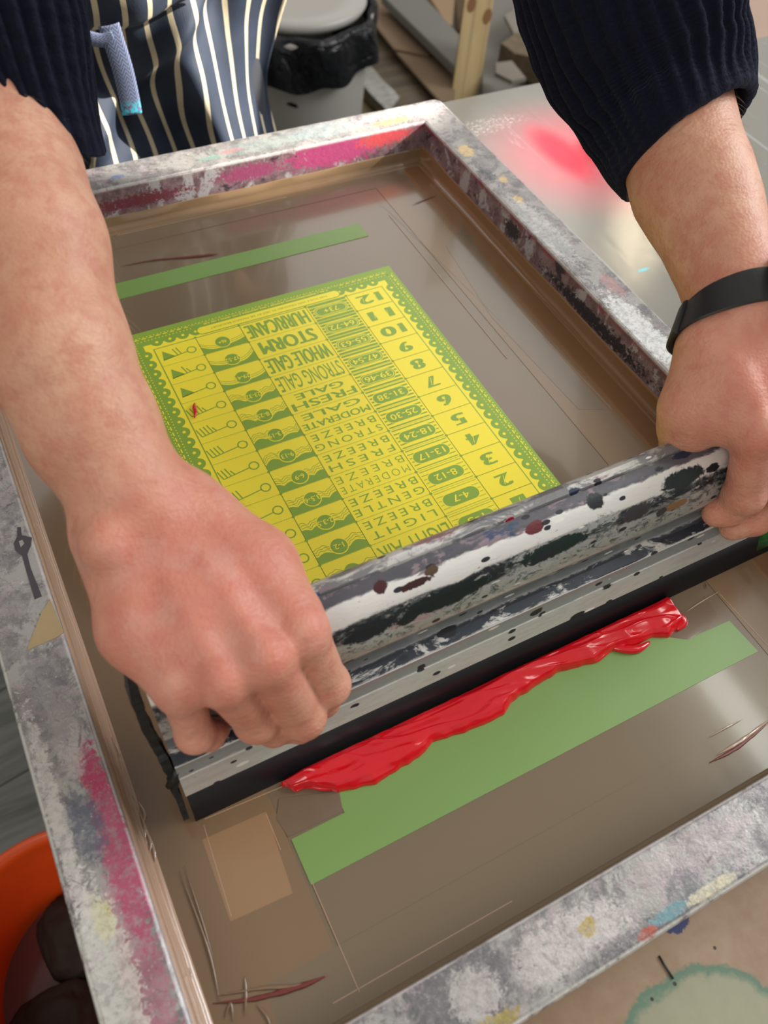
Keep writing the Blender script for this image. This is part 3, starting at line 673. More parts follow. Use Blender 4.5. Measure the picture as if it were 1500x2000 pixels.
# dried marks on the frame
def on_frame(name, px, mat, th=.0004, z=0.0, label=None):
    o = keep(prism(name, [tuple(at(x, y, z)[:2]) for x, y in px], z-.0002, z+th, mat), scr)
    if label: o['label'] = label
    return o
on_frame('ink_mark', [(34, 1030), (41, 1030), (42, 1046), (52, 1048), (62, 1050), (60, 1066), (53, 1082), (60, 1110), (82, 1165), (68, 1171), (55, 1128), (43, 1085), (30, 1075), (27, 1062), (34, 1048)], M['ink_mark'], label='dark spanner shaped ink mark')
on_frame('ink_mark', [(37, 1058), (44, 1055), (48, 1062), (41, 1070)], M['frame'], .00055)
on_frame('kraft_tape', [(98, 1170), (125, 1235), (110, 1246), (72, 1262), (53, 1271), (65, 1238), (80, 1200)], M['kraft'], label='torn scrap of kraft tape')

# ------------------------------------------------------------------ squeegee
SQ0, SQ1 = -.440, -.006
prof = [(-9.0, 29), (-13.5, 29), (-13.5, 44), (-15, 55), (-12, 59), (-9.5, 62), (-10, 67), (-15, 74), (-18.5, 84), (-19.5, 95), (-18, 106), (-15.5, 114), (-13.2, 119), (-11.5, 122.2), (-8.5, 124), (-5, 124.6), (-1.2, 122.6),
        (-.9, 120.6), (-.1, 120.6), (.3, 121.6), (3.5, 120.0), (6.5, 117.2), (9.2, 112.5), (10.7, 106), (11, 98), (10.3, 88), (8.8, 80), (6.2, 75.5), (3, 71.5), (1.2, 67), (.6, 63), (1.5, 60), (4, 58.4), (6.4, 56.6), (6.7, 55.4), (6.2, 54.2), (5.2, 50), (4.9, 45.2), (4.3, 44.6), (4.3, 43.9), (4.7, 43.4), (4.6, 29), (0, 29)]
arc = [0]
for a, b in zip(prof[:-1], prof[1:]): arc.append(arc[-1]+math.hypot(b[0]-a[0], b[1]-a[1])/1000)
TOT = arc[-1]
def A_(i): return TOT-arc[i]                         # distance measured from the blade slot upwards
BANDS = dict(plate=0.0045, line=A_(38), ridge=A_(34), cove=A_(32)+.006, face=A_(26), white=A_(23), dark=A_(21), groove=A_(18), top=A_(12))
MARKS = []
def mk(px, py, rx, rv, col, u=10):                   # a mark seen on the handle
    p = atU(px, py, u/1000); v = ((p[2]-ZM)*math.cos(TH)+(p[1]-TIPY)*math.sin(TH))*1000
    vv = [q[1] for q in prof]; best = min(range(16, len(prof)-1), key=lambda i: abs((vv[i]+vv[i+1])/2-v))
    t = 0 if vv[best+1] == vv[best] else max(0, min(1, (v-vv[best])/(vv[best+1]-vv[best])))
    MARKS.append((float(p[0]), TOT-(arc[best]+t*(arc[best+1]-arc[best])), rx, rv, col))
for a in [(1018, 1038, .0034, .0018, (.38, .012, .02)), (750, 1155, .0040, .0036, (.07, .02, .02)), (848, 1120, .0042, .0026, (.10, .06, .035)), (815, 1142, .010, .0022, (.05, .018, .018)),
          (1170, 985, .006, .005, (.025, .03, .03)), (1150, 915, .004, .002, (.03, .04, .08)), (870, 1165, .028, .007, (.012, .022, .024)), (720, 1230, .016, .006, (.018, .022, .03)), (1080, 1070, .022, .006, (.012, .03, .026)),
          (1335, 935, .016, .006, (.018, .03, .03)), (1320, 985, .010, .003, (.30, .17, .08)), (1240, 1000, .010, .006, (.05, .05, .055)), (1060, 1085, .006, .004, (.02, .025, .035)), (625, 1165, .004, .0016, (.05, .10, .24)), (1290, 1000, .004, .003, (.06, .06, .055)), (1350, 900, .007, .0025, (.015, .03, .07))]: mk(*a)
MARKS = MARKS[:16]
sqr = empty('squeegee', tuple(sq((SQ0+SQ1)/2, -.004, 0)), 'long aluminium printing squeegee splashed with dark ink, black rubber blade, gripped by two hands', 'squeegee')
def extrude_profile(name, prof, x0, x1, mat, n=1, caps=True):
    N = len(prof); bm = bmesh.new(); uvl = bm.loops.layers.uv.new('UVMap'); rows = []
    for i in range(n+1):
        X = x0+(x1-x0)*i/n; rows.append([bm.verts.new(sq(X, u/1000, v/1000)) for u, v in prof])
    for i in range(n):
        X, X2 = x0+(x1-x0)*i/n, x0+(x1-x0)*(i+1)/n
        for j in range(N-1):
            f = bm.faces.new((rows[i][j], rows[i+1][j], rows[i+1][j+1], rows[i][j+1])); f.smooth = True
            for l, (a, b) in zip(f.loops, ((X, j), (X2, j), (X2, j+1), (X, j+1))): l[uvl].uv = (a, TOT-arc[b] if len(prof) == len(arc) else b*.01)
        f = bm.faces.new((rows[i][N-1], rows[i+1][N-1], rows[i+1][0], rows[i][0]))
    if caps: bm.faces.new(rows[0][::-1]); bm.faces.new(rows[n])
    o = keep(bm_obj(name, bm, mat), sqr); 
    return o
M['sq'] = squeegee_material()
h = extrude_profile('handle', prof, SQ0, SQ1, M['sq'], 40)
me = h.data
if hasattr(me, 'set_sharp_from_angle'): me.set_sharp_from_angle(angle=math.radians(32))
extrude_profile('blade', [(-9, .3), (-8.6, 0), (-.4, 0), (0, .4), (0, 31), (-9, 31)], SQ0+.0004, SQ1-.0004, M['rubber'], 1)
extrude_profile('ink_patch', [(-.4, 6), (.12, 6), (.12, 22), (-.4, 22)], -.022, -.0055, simple('dried green ink', (.01, .16, .04), .4), 1)['label'] = 'dried green ink on the blade end'
# black caked end bar standing off the left end
def endbar():
    n = 34; vs, fs = [], []
    for i in range(n+1):
        t = i/n; v = .128-t*.112; X = SQ0-.0036-.0022*math.sin(t*5)+.0010*mnoise.noise(Vector((t*14, 1, 1)))
        w = .0042 if t < .78 else .0030
        if t > .80: X -= .0022
        w *= min(1, .45+6*t)*(1+.30*mnoise.noise(Vector((t*20, 3, 0))))
        uc = .004-.010*math.sin(t*3.1)
        for (a, b) in ((-1, -1), (1, -1), (1, 1), (-1, 1)): vs.append(sq(X+a*w*.55, uc+b*w*1.6, v))
    for i in range(n):
        for j in range(4): fs.append((i*4+j, i*4+(j+1) % 4, (i+1)*4+(j+1) % 4, (i+1)*4+j))
    fs += [(3, 2, 1, 0), tuple(n*4+j for j in range(4))]
    return keep(mesh_obj('end_clip', vs, fs, M['black'], smooth=False), sqr)
endbar()
v_, f_ = tube([sq(SQ0-.006, .003, .040), sq(SQ0-.001, .003, .046), sq(SQ0+.001, .003, .05)], .0022, 8); keep(mesh_obj('clip_arm', v_, f_, M['black'], smooth=True), sqr)

# ------------------------------------------------------------------ red ink bead in front of the blade
def ink():
    out = [(548, 1530), (575, 1546), (610, 1541), (660, 1548), (735, 1532), (760, 1515), (800, 1492), (832, 1468), (845, 1450), (905, 1432), (955, 1412), (985, 1396), (1000, 1372), (1060, 1332), (1095, 1312), (1120, 1306), (1160, 1296), (1200, 1270), (1240, 1262), (1275, 1245), (1305, 1246), (1322, 1232), (1340, 1218), (1330, 1205), (1312, 1196)]
    P = np.array([at(x, y, ZM) for x, y in out]); ii = [0]+[i for i in range(1, len(P)) if P[i, 0] > P[:i, 0].max()]; P = P[ii]
    NX, NY = 420, 54; xs = np.linspace(P[0, 0], P[-1, 0]-.0002, NX); yo = np.interp(xs, P[:, 0], P[:, 1])
    bm_v, fs = [], []; L = xs[-1]-xs[0]
    for i, x in enumerate(xs):
        s = (x-xs[0])/L; yin = TIPY+.0012*(1 if .02 < s < .98 else 0)
        yi = TIPY-.0008; endw = min(1, s/.05)**.5*min(1, (1-s)/.012)**.5
        yo_ = yo[i]+.0008*mnoise.noise(Vector((x*160, 0, 0))); yo_ = min(yo_, yi-.0025)
        for j in range(NY):
            t = j/(NY-1); y = yi+(yo_-yi)*t
            hh = .0085*endw*(1-.35*t)*min(1, (1-t)/.22)**.45 * min(1, .75+t*2)
            q = Vector((x*22+y*22, y*95, 0)); w = mnoise.noise(q)+.5*mnoise.noise(q*2.3+Vector((5, 1, 0)))
            rid = 1-abs(mnoise.noise(Vector((x*20-y*40, y*120+x*30, 3))))*2
            z = hh*(1+.16*w)+.0016*max(0, rid-.62)*endw*min(1, (1-t)*8)
            bm_v.append((x, y, ZM+.0003+max(0, z)))
    for i in range(NX-1):
        for j in range(NY-1): fs.append((i*NY+j, i*NY+j+1, (i+1)*NY+j+1, (i+1)*NY+j))
    k = len(bm_v); bot = []
    for i in list(range(NX)): bot.append((i*NY, i*NY+NY-1))
    base = [(bm_v[a][0], bm_v[a][1], ZM+.0002) for a, _ in bot]; base2 = [(bm_v[b][0], bm_v[b][1], ZM+.0002) for _, b in bot]
    bm_v += base+base2
    for i in range(NX-1):
        fs.append((k+i, bot[i][0], bot[i+1][0], k+i+1)); fs.append((k+NX+i, k+NX+i+1, bot[i+1][1], bot[i][1])); fs.append((k+i, k+i+1, k+NX+i+1, k+NX+i))
    t = NT('wet red ink'); t.base(t.mix(t.noise(40, 4), (.60, .003, .010), (.68, .006, .016))); t.rough(.16)
    t.b.inputs['Subsurface Weight'].default_value = 0.0; t.bump(t.noise(60, 3, .5, t.map(sc=(.5, 1.2, 1))), .3, .0012); t.b.inputs['Coat Weight'].default_value = .5; t.b.inputs['Coat Roughness'].default_value = .08
    M['ink'] = t.m
    o = mesh_obj('red_ink', bm_v, fs, t.m, smooth=True)
    tag(o, 'thick glossy ridge of wet red ink lying along the squeegee blade', 'ink')
    root = o
    for pts, r in (([(1150, 1293), (1165, 1290), (1180, 1278), (1196, 1264), (1190, 1256)], .0016), ([(1185, 1262), (1215, 1268), (1245, 1268), (1268, 1255)], .0030), ([(1300, 1185), (1318, 1200), (1334, 1216), (1322, 1230)], .0034), ([(578, 1545), (600, 1535), (640, 1540), (700, 1530)], .0016), ([(553, 1529), (575, 1520), (610, 1500)], .0014),
                   ([(880, 1420), (900, 1400), (915, 1408), (960, 1395), (990, 1372)], .0022), ([(1020, 1345), (1050, 1320), (1075, 1305), (1110, 1300)], .0020), ([(790, 1490), (810, 1465), (830, 1460)], .0022)):
        P = catmull([at(x, y, ZM+.0014) for x, y in pts], 6); n = len(P); rad = [r*(.35+.65*math.sin(math.pi*(i+.5)/n)) for i in range(n)]
        v, f = tube(P, rad, 10); v = [(p[0], p[1], max(p[2], ZM+.0002)) for p in v]; c = mesh_obj('ink_fold', v, f, t.m, smooth=True); c.parent = root
ink()
P = catmull([at(x, y, ZM+.0016) for x, y in [(380, 787), (379, 795), (381, 803), (380, 816)]], 4); n = len(P)
v_, f_ = tube(P, [.0012*math.sin(math.pi*(i+.4)/n)+.0003 for i in range(n)], 8)
tag(mesh_obj('ink_blob', v_, f_, M['ink'], smooth=True), 'small fleck of red ink on the yellow part of the stencil', 'ink')
# ------------------------------------------------------------------ smooth bodies from round cones
class Field:
    def __init__(s, lo, hi, h):
        s.lo = np.array(lo, float); s.h = h; s.n = np.ceil((np.array(hi)-s.lo)/h).astype(int)+1
        s.ax = [s.lo[i]+h*np.arange(s.n[i]) for i in range(3)]
    def blank(s): return np.full(s.n, .05, np.float32)
    def sl(s, lo, hi, m):
        a = np.maximum(0, np.floor((lo-m-s.lo)/s.h).astype(int)); b = np.minimum(s.n, np.ceil((hi+m-s.lo)/s.h).astype(int)+1)
        return tuple(slice(a[i], max(a[i], b[i])) for i in range(3))
    def cone(s, D, a, b, ra, rb, k, sub=False, sq=(1, 1, 1)):
        a, b = np.array(a, float), np.array(b, float); r = max(ra, rb)
        q = s.sl(np.minimum(a, b)-r, np.maximum(a, b)+r, 2*k+3*s.h+.004)
        if any(x.stop <= x.start for x in q): return
        X = s.ax[0][q[0]][:, None, None]; Y = s.ax[1][q[1]][None, :, None]; Z = s.ax[2][q[2]][None, None, :]
        d = b-a; L = d@d+1e-12
        t = np.clip(((X-a[0])*d[0]+(Y-a[1])*d[1]+(Z-a[2])*d[2])/L, 0, 1)
        dist = np.sqrt((X-a[0]-t*d[0])**2+(Y-a[1]-t*d[1])**2+(Z-a[2]-t*d[2])**2)-(ra+(rb-ra)*t)
        dist = dist.astype(np.float32)
        if sub:
            hh = np.clip(.5-.5*(D[q]+dist)/k, 0, 1); D[q] = D[q]*(1-hh)-dist*hh+k*hh*(1-hh)
        else: D[q] = s.smin(D[q], dist, k)
    @staticmethod
    def smin(A, B, k):
        h = np.clip(.5+.5*(B-A)/k, 0, 1); return B*(1-h)+A*h-k*h*(1-h)
    def chain(s, D, P, k):
        for (a, ra), (b, rb) in zip(P[:-1], P[1:]): s.cone(D, a, b, ra, rb, k)
    def mesh(s, D, smooth=3):
        ins = D < 0; c = ins[:-1, :-1, :-1].astype(np.int8)
        tot = np.zeros_like(c, dtype=np.int8)
        for i in (0, 1):
            for j in (0, 1):
                for k in (0, 1): tot += ins[i:i+c.shape[0], j:j+c.shape[1], k:k+c.shape[2]]
        act = (tot > 0) & (tot < 8); idx = np.full(c.shape, -1, np.int64); A = np.argwhere(act); idx[act] = np.arange(len(A))
        acc = np.zeros((len(A), 3)); cnt = np.zeros(len(A))
        corners = [(i, j, k) for i in (0, 1) for j in (0, 1) for k in (0, 1)]
        val = {q: D[A[:, 0]+q[0], A[:, 1]+q[1], A[:, 2]+q[2]].astype(float) for q in corners}
        for q in corners:
            for axn in range(3):
                if q[axn]: continue
                p = list(q); p[axn] = 1; p = tuple(p); u, v = val[q], val[p]; m = (u < 0) != (v < 0)
                t = np.where(m, u/np.where(m, u-v, 1), 0); pos = np.array(q, float)[None, :].repeat(len(A), 0); pos[:, axn] += t
                acc[m] += pos[m]; cnt[m] += 1
        V = (A+acc/np.maximum(cnt, 1)[:, None])*s.h+s.lo; F = []
        for axn in range(3):
            o = [i for i in range(3) if i != axn]
            sl0 = [slice(None)]*3; sl1 = [slice(None)]*3; sl0[axn] = slice(0, -1); sl1[axn] = slice(1, None)
            for q in o: sl0[q] = slice(1, -1); sl1[q] = slice(1, -1)
            a, b = ins[tuple(sl0)], ins[tuple(sl1)]; E = np.argwhere(a != b); off = np.zeros(3, int); off[o[0]] = 1; off[o[1]] = 1
            E = E+off; fl = a[a != b]
            def g(du, dv):
                e = E.copy(); e[:, o[0]] -= du; e[:, o[1]] -= dv; return idx[e[:, 0], e[:, 1], e[:, 2]]
            Q = np.stack([g(1, 1), g(0, 1), g(0, 0), g(1, 0)], 1)
            flip = fl if axn != 1 else ~fl
            Q[~flip] = Q[~flip][:, ::-1]; F.append(Q)
        F = np.concatenate(F); F = F[(F >= 0).all(1)]
        for _ in range(smooth):
            S_ = np.zeros_like(V); n = np.zeros(len(V))
            for i in range(4):
                np.add.at(S_, F[:, i], V[F[:, (i+1) % 4]]); np.add.at(n, F[:, i], 1)
                np.add.at(S_, F[:, i], V[F[:, (i-1) % 4]]); np.add.at(n, F[:, i], 1)
            V = V*.5+.5*S_/np.maximum(n, 1)[:, None]
        return V, F
def px(x, y, z, rpx):            # centre seen at a pixel at height z, radius from its pixel radius
    p = at(x, y, z); return (p, rpx*float((p-CAM)@FWD)/FPX)
def pu(x, y, u, r): return (atU(x, y, u/1000), r/1000)

# ---- right hand and forearm (on the left of the picture)
RA = [px(-20, 150, .205, 150), px(10, 300, .195, 140), px(62, 480, .178, 138), px(112, 692, .152, 136), px(180, 838, .130, 124), px(254, 966, .112, 108), px(285, 1015, .106, 104)]
RW = px(285, 1012, .104, 90)
RM = {'i': (590, 1238, .090, 12.5), 'm': (520, 1290, .094, 12.0), 'r': (438, 1330, .090, 11.6), 'p': (352, 1335, .082, 11.0)}
RMC = {k: (at(v[0], v[1], v[2]), v[3]/1000) for k, v in RM.items()}
RF = {'i': [RMC['i'], pu(640, 1336, 20, 10.8), pu(630, 1368, 14, 9.4), pu(606, 1384, 8, 8.2)],
      'm': [RMC['m'], pu(590, 1398, 24, 11.4), pu(584, 1416, 15, 9.6), pu(566, 1412, 8, 8.2)],
      'r': [RMC['r'], pu(500, 1406, 22, 10.6), pu(535, 1424, 17, 9.2), pu(556, 1424, 11, 8.0)],
      'p': [RMC['p'], pu(380, 1432, 20, 8.8), pu(408, 1436, 16, 8.0), pu(422, 1424, 11, 7.2)]}
def hand(field, arm, wrist, wn, MC, FN, palm_extra, thumb, tend=True):
    D = field.blank(); k = .010
    field.chain(D, arm, k)
    w, rw = wrist; n = np.array(wn, float); n /= np.linalg.norm(n)
    cp = {}
    for key, s_ in (('i', .021), ('m', .007), ('r', -.007), ('p', -.019)):
        st_ = w+n*s_; cp[key] = st_; mc, r = MC[key]
        mid = st_*.45+mc*.55
        field.cone(D, st_, mid, .0165, .0145, .010); field.cone(D, mid, mc, .0145, r, .009)
        lower = np.array([0, 0, -.009])
        field.cone(D, st_+lower, mid+lower*1.2, .015, .015, .012)
    for (a, ra), (b, rb) in palm_extra: field.cone(D, a, b, ra, rb, .012)
    if tend:                      # extensor tendons and knuckle caps
        for key in 'imrp':
            mc, r = MC[key]; up = np.array([0, -.2, 1.0]); up /= np.linalg.norm(up)
            a = cp[key]+up*.0150; b = mc+up*(r-.0032)
            field.cone(D, a*.55+b*.45, b, .0018, .0026, .006)
            field.cone(D, mc+up*(r-.0075), mc+up*(r-.0070), .0085, .0085, .006)
    T = field.blank(); first = True
    FD = field.blank()
    for key in 'imrp':
        E_ = field.blank(); P = FN[key]
        field.chain(E_, P, .002)
        if len(P) > 2:            # joint bulges
            p, r = P[1]; field.cone(E_, p, p+np.array([0, -.001, .001]), r*1.03, r*1.03, .004)
        # root merges with the palm
        FD = field.smin(FD, E_, .0010)
    D = field.smin(D, FD, .0042)
    if thumb:
        E_ = field.blank(); field.chain(E_, thumb, .006); D = field.smin(D, E_, .009)
    return D
q = at
thumbR = [(at(400, 1085, .085), .0175), (np.array([-.378, -.470, .060]), .0150), (np.array([-.376, -.482, .034]), .0120), (np.array([-.364, -.492, .014]), .0105), (np.array([-.352, -.500, .002]), .009)]
palmR = [((at(400, 1040, .092), .020), (at(505, 1105, .090), .017)), ((at(505, 1105, .090), .017), (at(572, 1195, .088), .0125)), ((at(255, 1110, .094), .017), (at(268, 1230, .088), .0155)), ((at(268, 1230, .088), .0155), RMC['p']), ((at(400, 1200, .088), .020), (at(380, 1260, .085), .018))]
RA = RA[1:]
fR = Field((-.56, -.60, -.02), (-.28, -.08, .30), .0016)
DR = hand(fR, RA, RW, at(395, 970, .104)-at(175, 1062, .104), RMC, RF, palmR, thumbR)
# ulna head and soft hollows
fR.cone(DR, at(205, 1062, .118), at(205, 1066, .118), .011, .011, .010)
VR, FR = fR.mesh(DR, 2)

# ---- left hand and forearm (on the right of the picture)
LA = [px(1235, -30, .212, 124), px(1300, 200, .178, 120), px(1353, 366, .155, 110), px(1380, 425, .147, 100), px(1407, 497, .138, 91), px(1437, 575, .130, 90), px(1450, 625, .126, 92)]
LW = px(1448, 655, .122, 90)
LM = {'i': (1478, 850, .098, 12.2), 'm': (1566, 832, .100, 12), 'r': (1632, 806, .096, 11.5), 'p': (1680, 776, .088, 10.6)}
LMC = {k: (at(v[0], v[1], v[2]), v[3]/1000) for k, v in LM.items()}
LF = {'i': [LMC['i'], pu(1453, 965, 22, 12.0), pu(1424, 998, 16, 10.2), pu(1398, 1003, 12.5, 8.8)],
      'm': [LMC['m'], pu(1520, 985, 21, 11), pu(1475, 1018, 17, 9.6), pu(1430, 1030, 13, 8.6)],
      'r': [LMC['r'], pu(1580, 958, 21, 9.8), pu(1552, 985, 16, 8.6), pu(1530, 985, 11, 7.6)],
      'p': [LMC['p'], pu(1628, 918, 20, 8.6), pu(1604, 940, 15, 7.8), pu(1586, 940, 11, 7.0)]}
thumbL = [(at(1372, 740, .100), .0165), (at(1338, 835, .072), .0150), (at(1322, 905, .040), .0120), (at(1305, 930, .025), .0105), (at(1290, 945, .018), .009)]
palmL = [((at(1395, 700, .108), .0185), (at(1345, 800, .090), .0155)), ((at(1345, 800, .090), .0150), (at(1345, 838, .078), .0140)), ((at(1375, 780, .096), .0165), (at(1455, 830, .092), .0145)), ((at(1400, 760, .100), .018), (at(1440, 800, .096), .016)), ((at(1560, 740, .10), .018), (at(1540, 700, .108), .018))]
fL = Field((-.20, -.60, -.01), (.14, -.10, .34), .0016)
LA = LA[1:]
DL = hand(fL, LA, LW, at(1372, 668, .122)-at(1522, 640, .122), LMC, LF, palmL, thumbL)
VL, FL = fL.mesh(DL, 2)

# ---- rest of the body, coarse: shoulders, torso, head, legs
fB = Field((-.60, -.30, ZF-.01), (.18, .55, 1.0), .012)
DB = fB.blank(); C_ = lambda a, b, ra, rb, k=.03: fB.cone(DB, a, b, ra, rb, k)
SHR, SHL = np.array([-.43, .10, .56]), np.array([-.05, .10, .56])
def pt(x, y, z, r1, r2): p, r = px(x, y, z, r1); return (p, r, r2)
SL_L = [(SHL+np.array([.02, .02, -.01]), .085, .085), (np.array([-.045, -.08, .42]), .068, .068), (np.array([-.040, -.20, .31]), .066, .064), pt(1205, -60, .238, 200, .064), pt(1255, 95, .198, 186, .064), pt(1310, 200, .176, 168, .060), pt(1340, 275, .165, 152, .052)]
SL_R = [(SHR+np.array([-.01, .03, -.01]), .085, .085), (np.array([-.42, -.01, .46]), .068, .068), (np.array([-.41, -.12, .35]), .064, .064), (np.array([-.400, -.185, .27]), .060, .060), pt(-18, 66, .230, 142, .055), pt(4, 125, .217, 138, .054)]
def sleeve_path(path):
    K = np.array([p[0] for p in path]); RR = np.array([[p[1], p[2], 0] for p in path]); cum = np.r_[0, np.cumsum(np.linalg.norm(np.diff(K, axis=0), axis=1))]
    ts = np.linspace(0, cum[-1], int(cum[-1]/.004)); P = np.stack([np.interp(ts, cum, K[:, i]) for i in range(3)], 1); R1 = np.stack([np.interp(ts, cum, RR[:, i]) for i in range(3)], 1)
    for A in (P, R1):
        for _ in range(40): A[1:-1] = .5*A[1:-1]+.25*(A[:-2]+A[2:])
    return P, R1
for path in (SL_R, SL_L):
    Q, _r = sleeve_path(path)
    Q = [RA[0][0] if path is SL_R else LA[0][0]]+[Q[i] for i in range(len(Q)-12, 4, -6)]
    for a_, b_ in zip(Q[:-1], Q[1:]): C_(a_, b_, .034, .034)
C_((-.33, .13, .54), (-.15, .13, .54), .085, .085); C_((-.32, .15, .50), (-.30, .30, .12), .10, .09); C_((-.16, .15, .50), (-.18, .30, .12), .10, .09)
C_((-.30, .31, .06), (-.18, .31, .06), .10, .10); C_((-.32, .30, .02), (-.33, .28, -.33), .085, .062); C_((-.33, .28, -.33), (-.34, .28, -.70), .06, .045)
C_((-.16, .30, .02), (-.15, .28, -.33), .085, .062); C_((-.15, .28, -.33), (-.14, .28, -.70), .06, .045)
C_((-.34, .28, -.735), (-.35, .15, -.75), .04, .032); C_((-.14, .28, -.735), (-.13, .15, -.75), .04, .032)
C_((-.24, .09, .60), (-.24, .03, .70), .055, .052); C_((-.24, .0, .77), (-.24, -.05, .72), .085, .058, .03)
C_((-.24, -.105, .755), (-.24, -.122, .742), .010, .013, .01)
C_((-.325, .0, .755), (-.327, .0, .735), .014, .010, .01); C_((-.155, .0, .755), (-.153, .0, .735), .014, .010, .01)
VB, FB = fB.mesh(DB, 3)
Vall = np.concatenate([VR, VL, VB]); Fall = np.concatenate([FR, FL+len(VR), FB+len(VR)+len(VL)])
M['skin'] = skin_material()
def fast_mesh(name, V, F, mat):
    me = bpy.data.meshes.new(name); me.vertices.add(len(V)); me.vertices.foreach_set('co', V.astype(np.float32).ravel())
    me.loops.add(len(F)*4); me.loops.foreach_set('vertex_index', F.astype(np.int32).ravel())
    me.polygons.add(len(F)); me.polygons.foreach_set('loop_start', (np.arange(len(F))*4).astype(np.int32)); me.polygons.foreach_set('loop_total', np.full(len(F), 4, np.int32))
    me.polygons.foreach_set('use_smooth', np.ones(len(F), bool)); me.update(calc_edges=True); me.validate(); me.materials.append(mat)
    o = bpy.data.objects.new(name, me); COL.objects.link(o); return o
body = fast_mesh('person', Vall, Fall, M['skin'])
tag(body, 'person in a navy ribbed jumper and striped apron, both bare hands gripping the squeegee', 'person')
me = body.data; ca = me.color_attributes.new('knuckle', 'FLOAT_COLOR', 'POINT'); colr = np.zeros((len(me.vertices), 4), np.float32); colr[:, 3] = 1
VV = np.zeros(len(me.vertices)*3, np.float32); me.vertices.foreach_get('co', VV); VV = VV.reshape(-1, 3)
def red(p, r, ch, k=1.0):
    d = np.linalg.norm(VV-np.array(p), axis=1); colr[:, ch] = np.maximum(colr[:, ch], k*np.clip(1-d/r, 0, 1)**1.0)
def sm(x): return x*x*(3-2*x)
for MCx, FNx, wr in ((RMC, RF, RW[0]), (LMC, LF, LW[0])):
    hc = (MCx['m'][0]+MCx['r'][0])/2*.6+wr*.4; red(hc, .115, 0, .85)
    for k_ in 'imrp':
        red(MCx[k_][0]+np.array([0, 0, .010]), .026, 0, .95); red(FNx[k_][1][0], .020, 0, .9); red(FNx[k_][2][0], .020, 0, .9)
        red((MCx[k_][0]+FNx[k_][1][0])/2, .022, 0, .7)
        red((MCx[k_][0]*.6+wr*.4), .045, 0, .55)
for k_, kk in (('p', 1.), ('m', .5), ('i', .8), ('r', .3)): red(RMC[k_][0]+np.array([-.001, -.002, .0105]), .0085, 1, kk)
red(LMC['i'][0]+np.array([.0, -.002, .011]), .012, 1, .8)
colr[:, 0] = sm(colr[:, 0]); colr[:, 1] = sm(colr[:, 1]); ca.data.foreach_set('color', colr.ravel())

# fine fair hairs on the forearms
def hairs(V, F, n, zone, name, seed):
    rs = np.random.RandomState(seed); P = V[F].mean(1); a = V[F[:, 1]]-V[F[:, 0]]; b = V[F[:, 3]]-V[F[:, 0]]; N = np.cross(a, b); N /= np.linalg.norm(N, axis=1)[:, None]+1e-12
    ok = np.where(zone(P))[0]; pick = rs.choice(ok, n); vs, fs = [], []
    for i in pick:
        p, nn = P[i], N[i]; 
        if nn@(p-(RA[2][0] if name[0] == 'r' else LA[2][0])) < -.02: nn = -nn
        d = np.array([.25+.3*rs.randn(), -.7, -.25+.25*rs.randn()]); d -= nn*(d@nn)*.75; d /= np.linalg.norm(d); L = rs.uniform(.004, .010); k = len(vs)
        s1 = np.cross(d, nn); s1 /= np.linalg.norm(s1)+1e-9; r = .000045
        for t, w in ((0, 1), (.5, .8), (1, .15)):
            c = p+nn*(.0004+L*.35*t*(1.25-.5*t))+d*L*t
            for ang in (0, 2.1, 4.2): vs.append(c+(s1*math.cos(ang)+nn*math.sin(ang))*r*w)
        for j in range(2):
            for m in range(3): fs.append((k+j*3+m, k+j*3+(m+1) % 3, k+j*3+3+(m+1) % 3, k+j*3+3+m))
    o = mesh_obj('arm_hair', vs, fs, M['hair'], smooth=True); keep(o, body); o['kind'] = 'stuff'; o['label'] = 'fine fair hairs on the forearm'; return o
M['hair'] = simple('fair hair', (.42, .27, .13), .4)
hairs(VR, FR, 900, lambda P: (P[:, 1] > -.47) & (P[:, 1] < -.14), 'r', 1)
hairs(VL, FL, 500, lambda P: (P[:, 1] > -.41) & (P[:, 1] < -.22), 'l', 2)

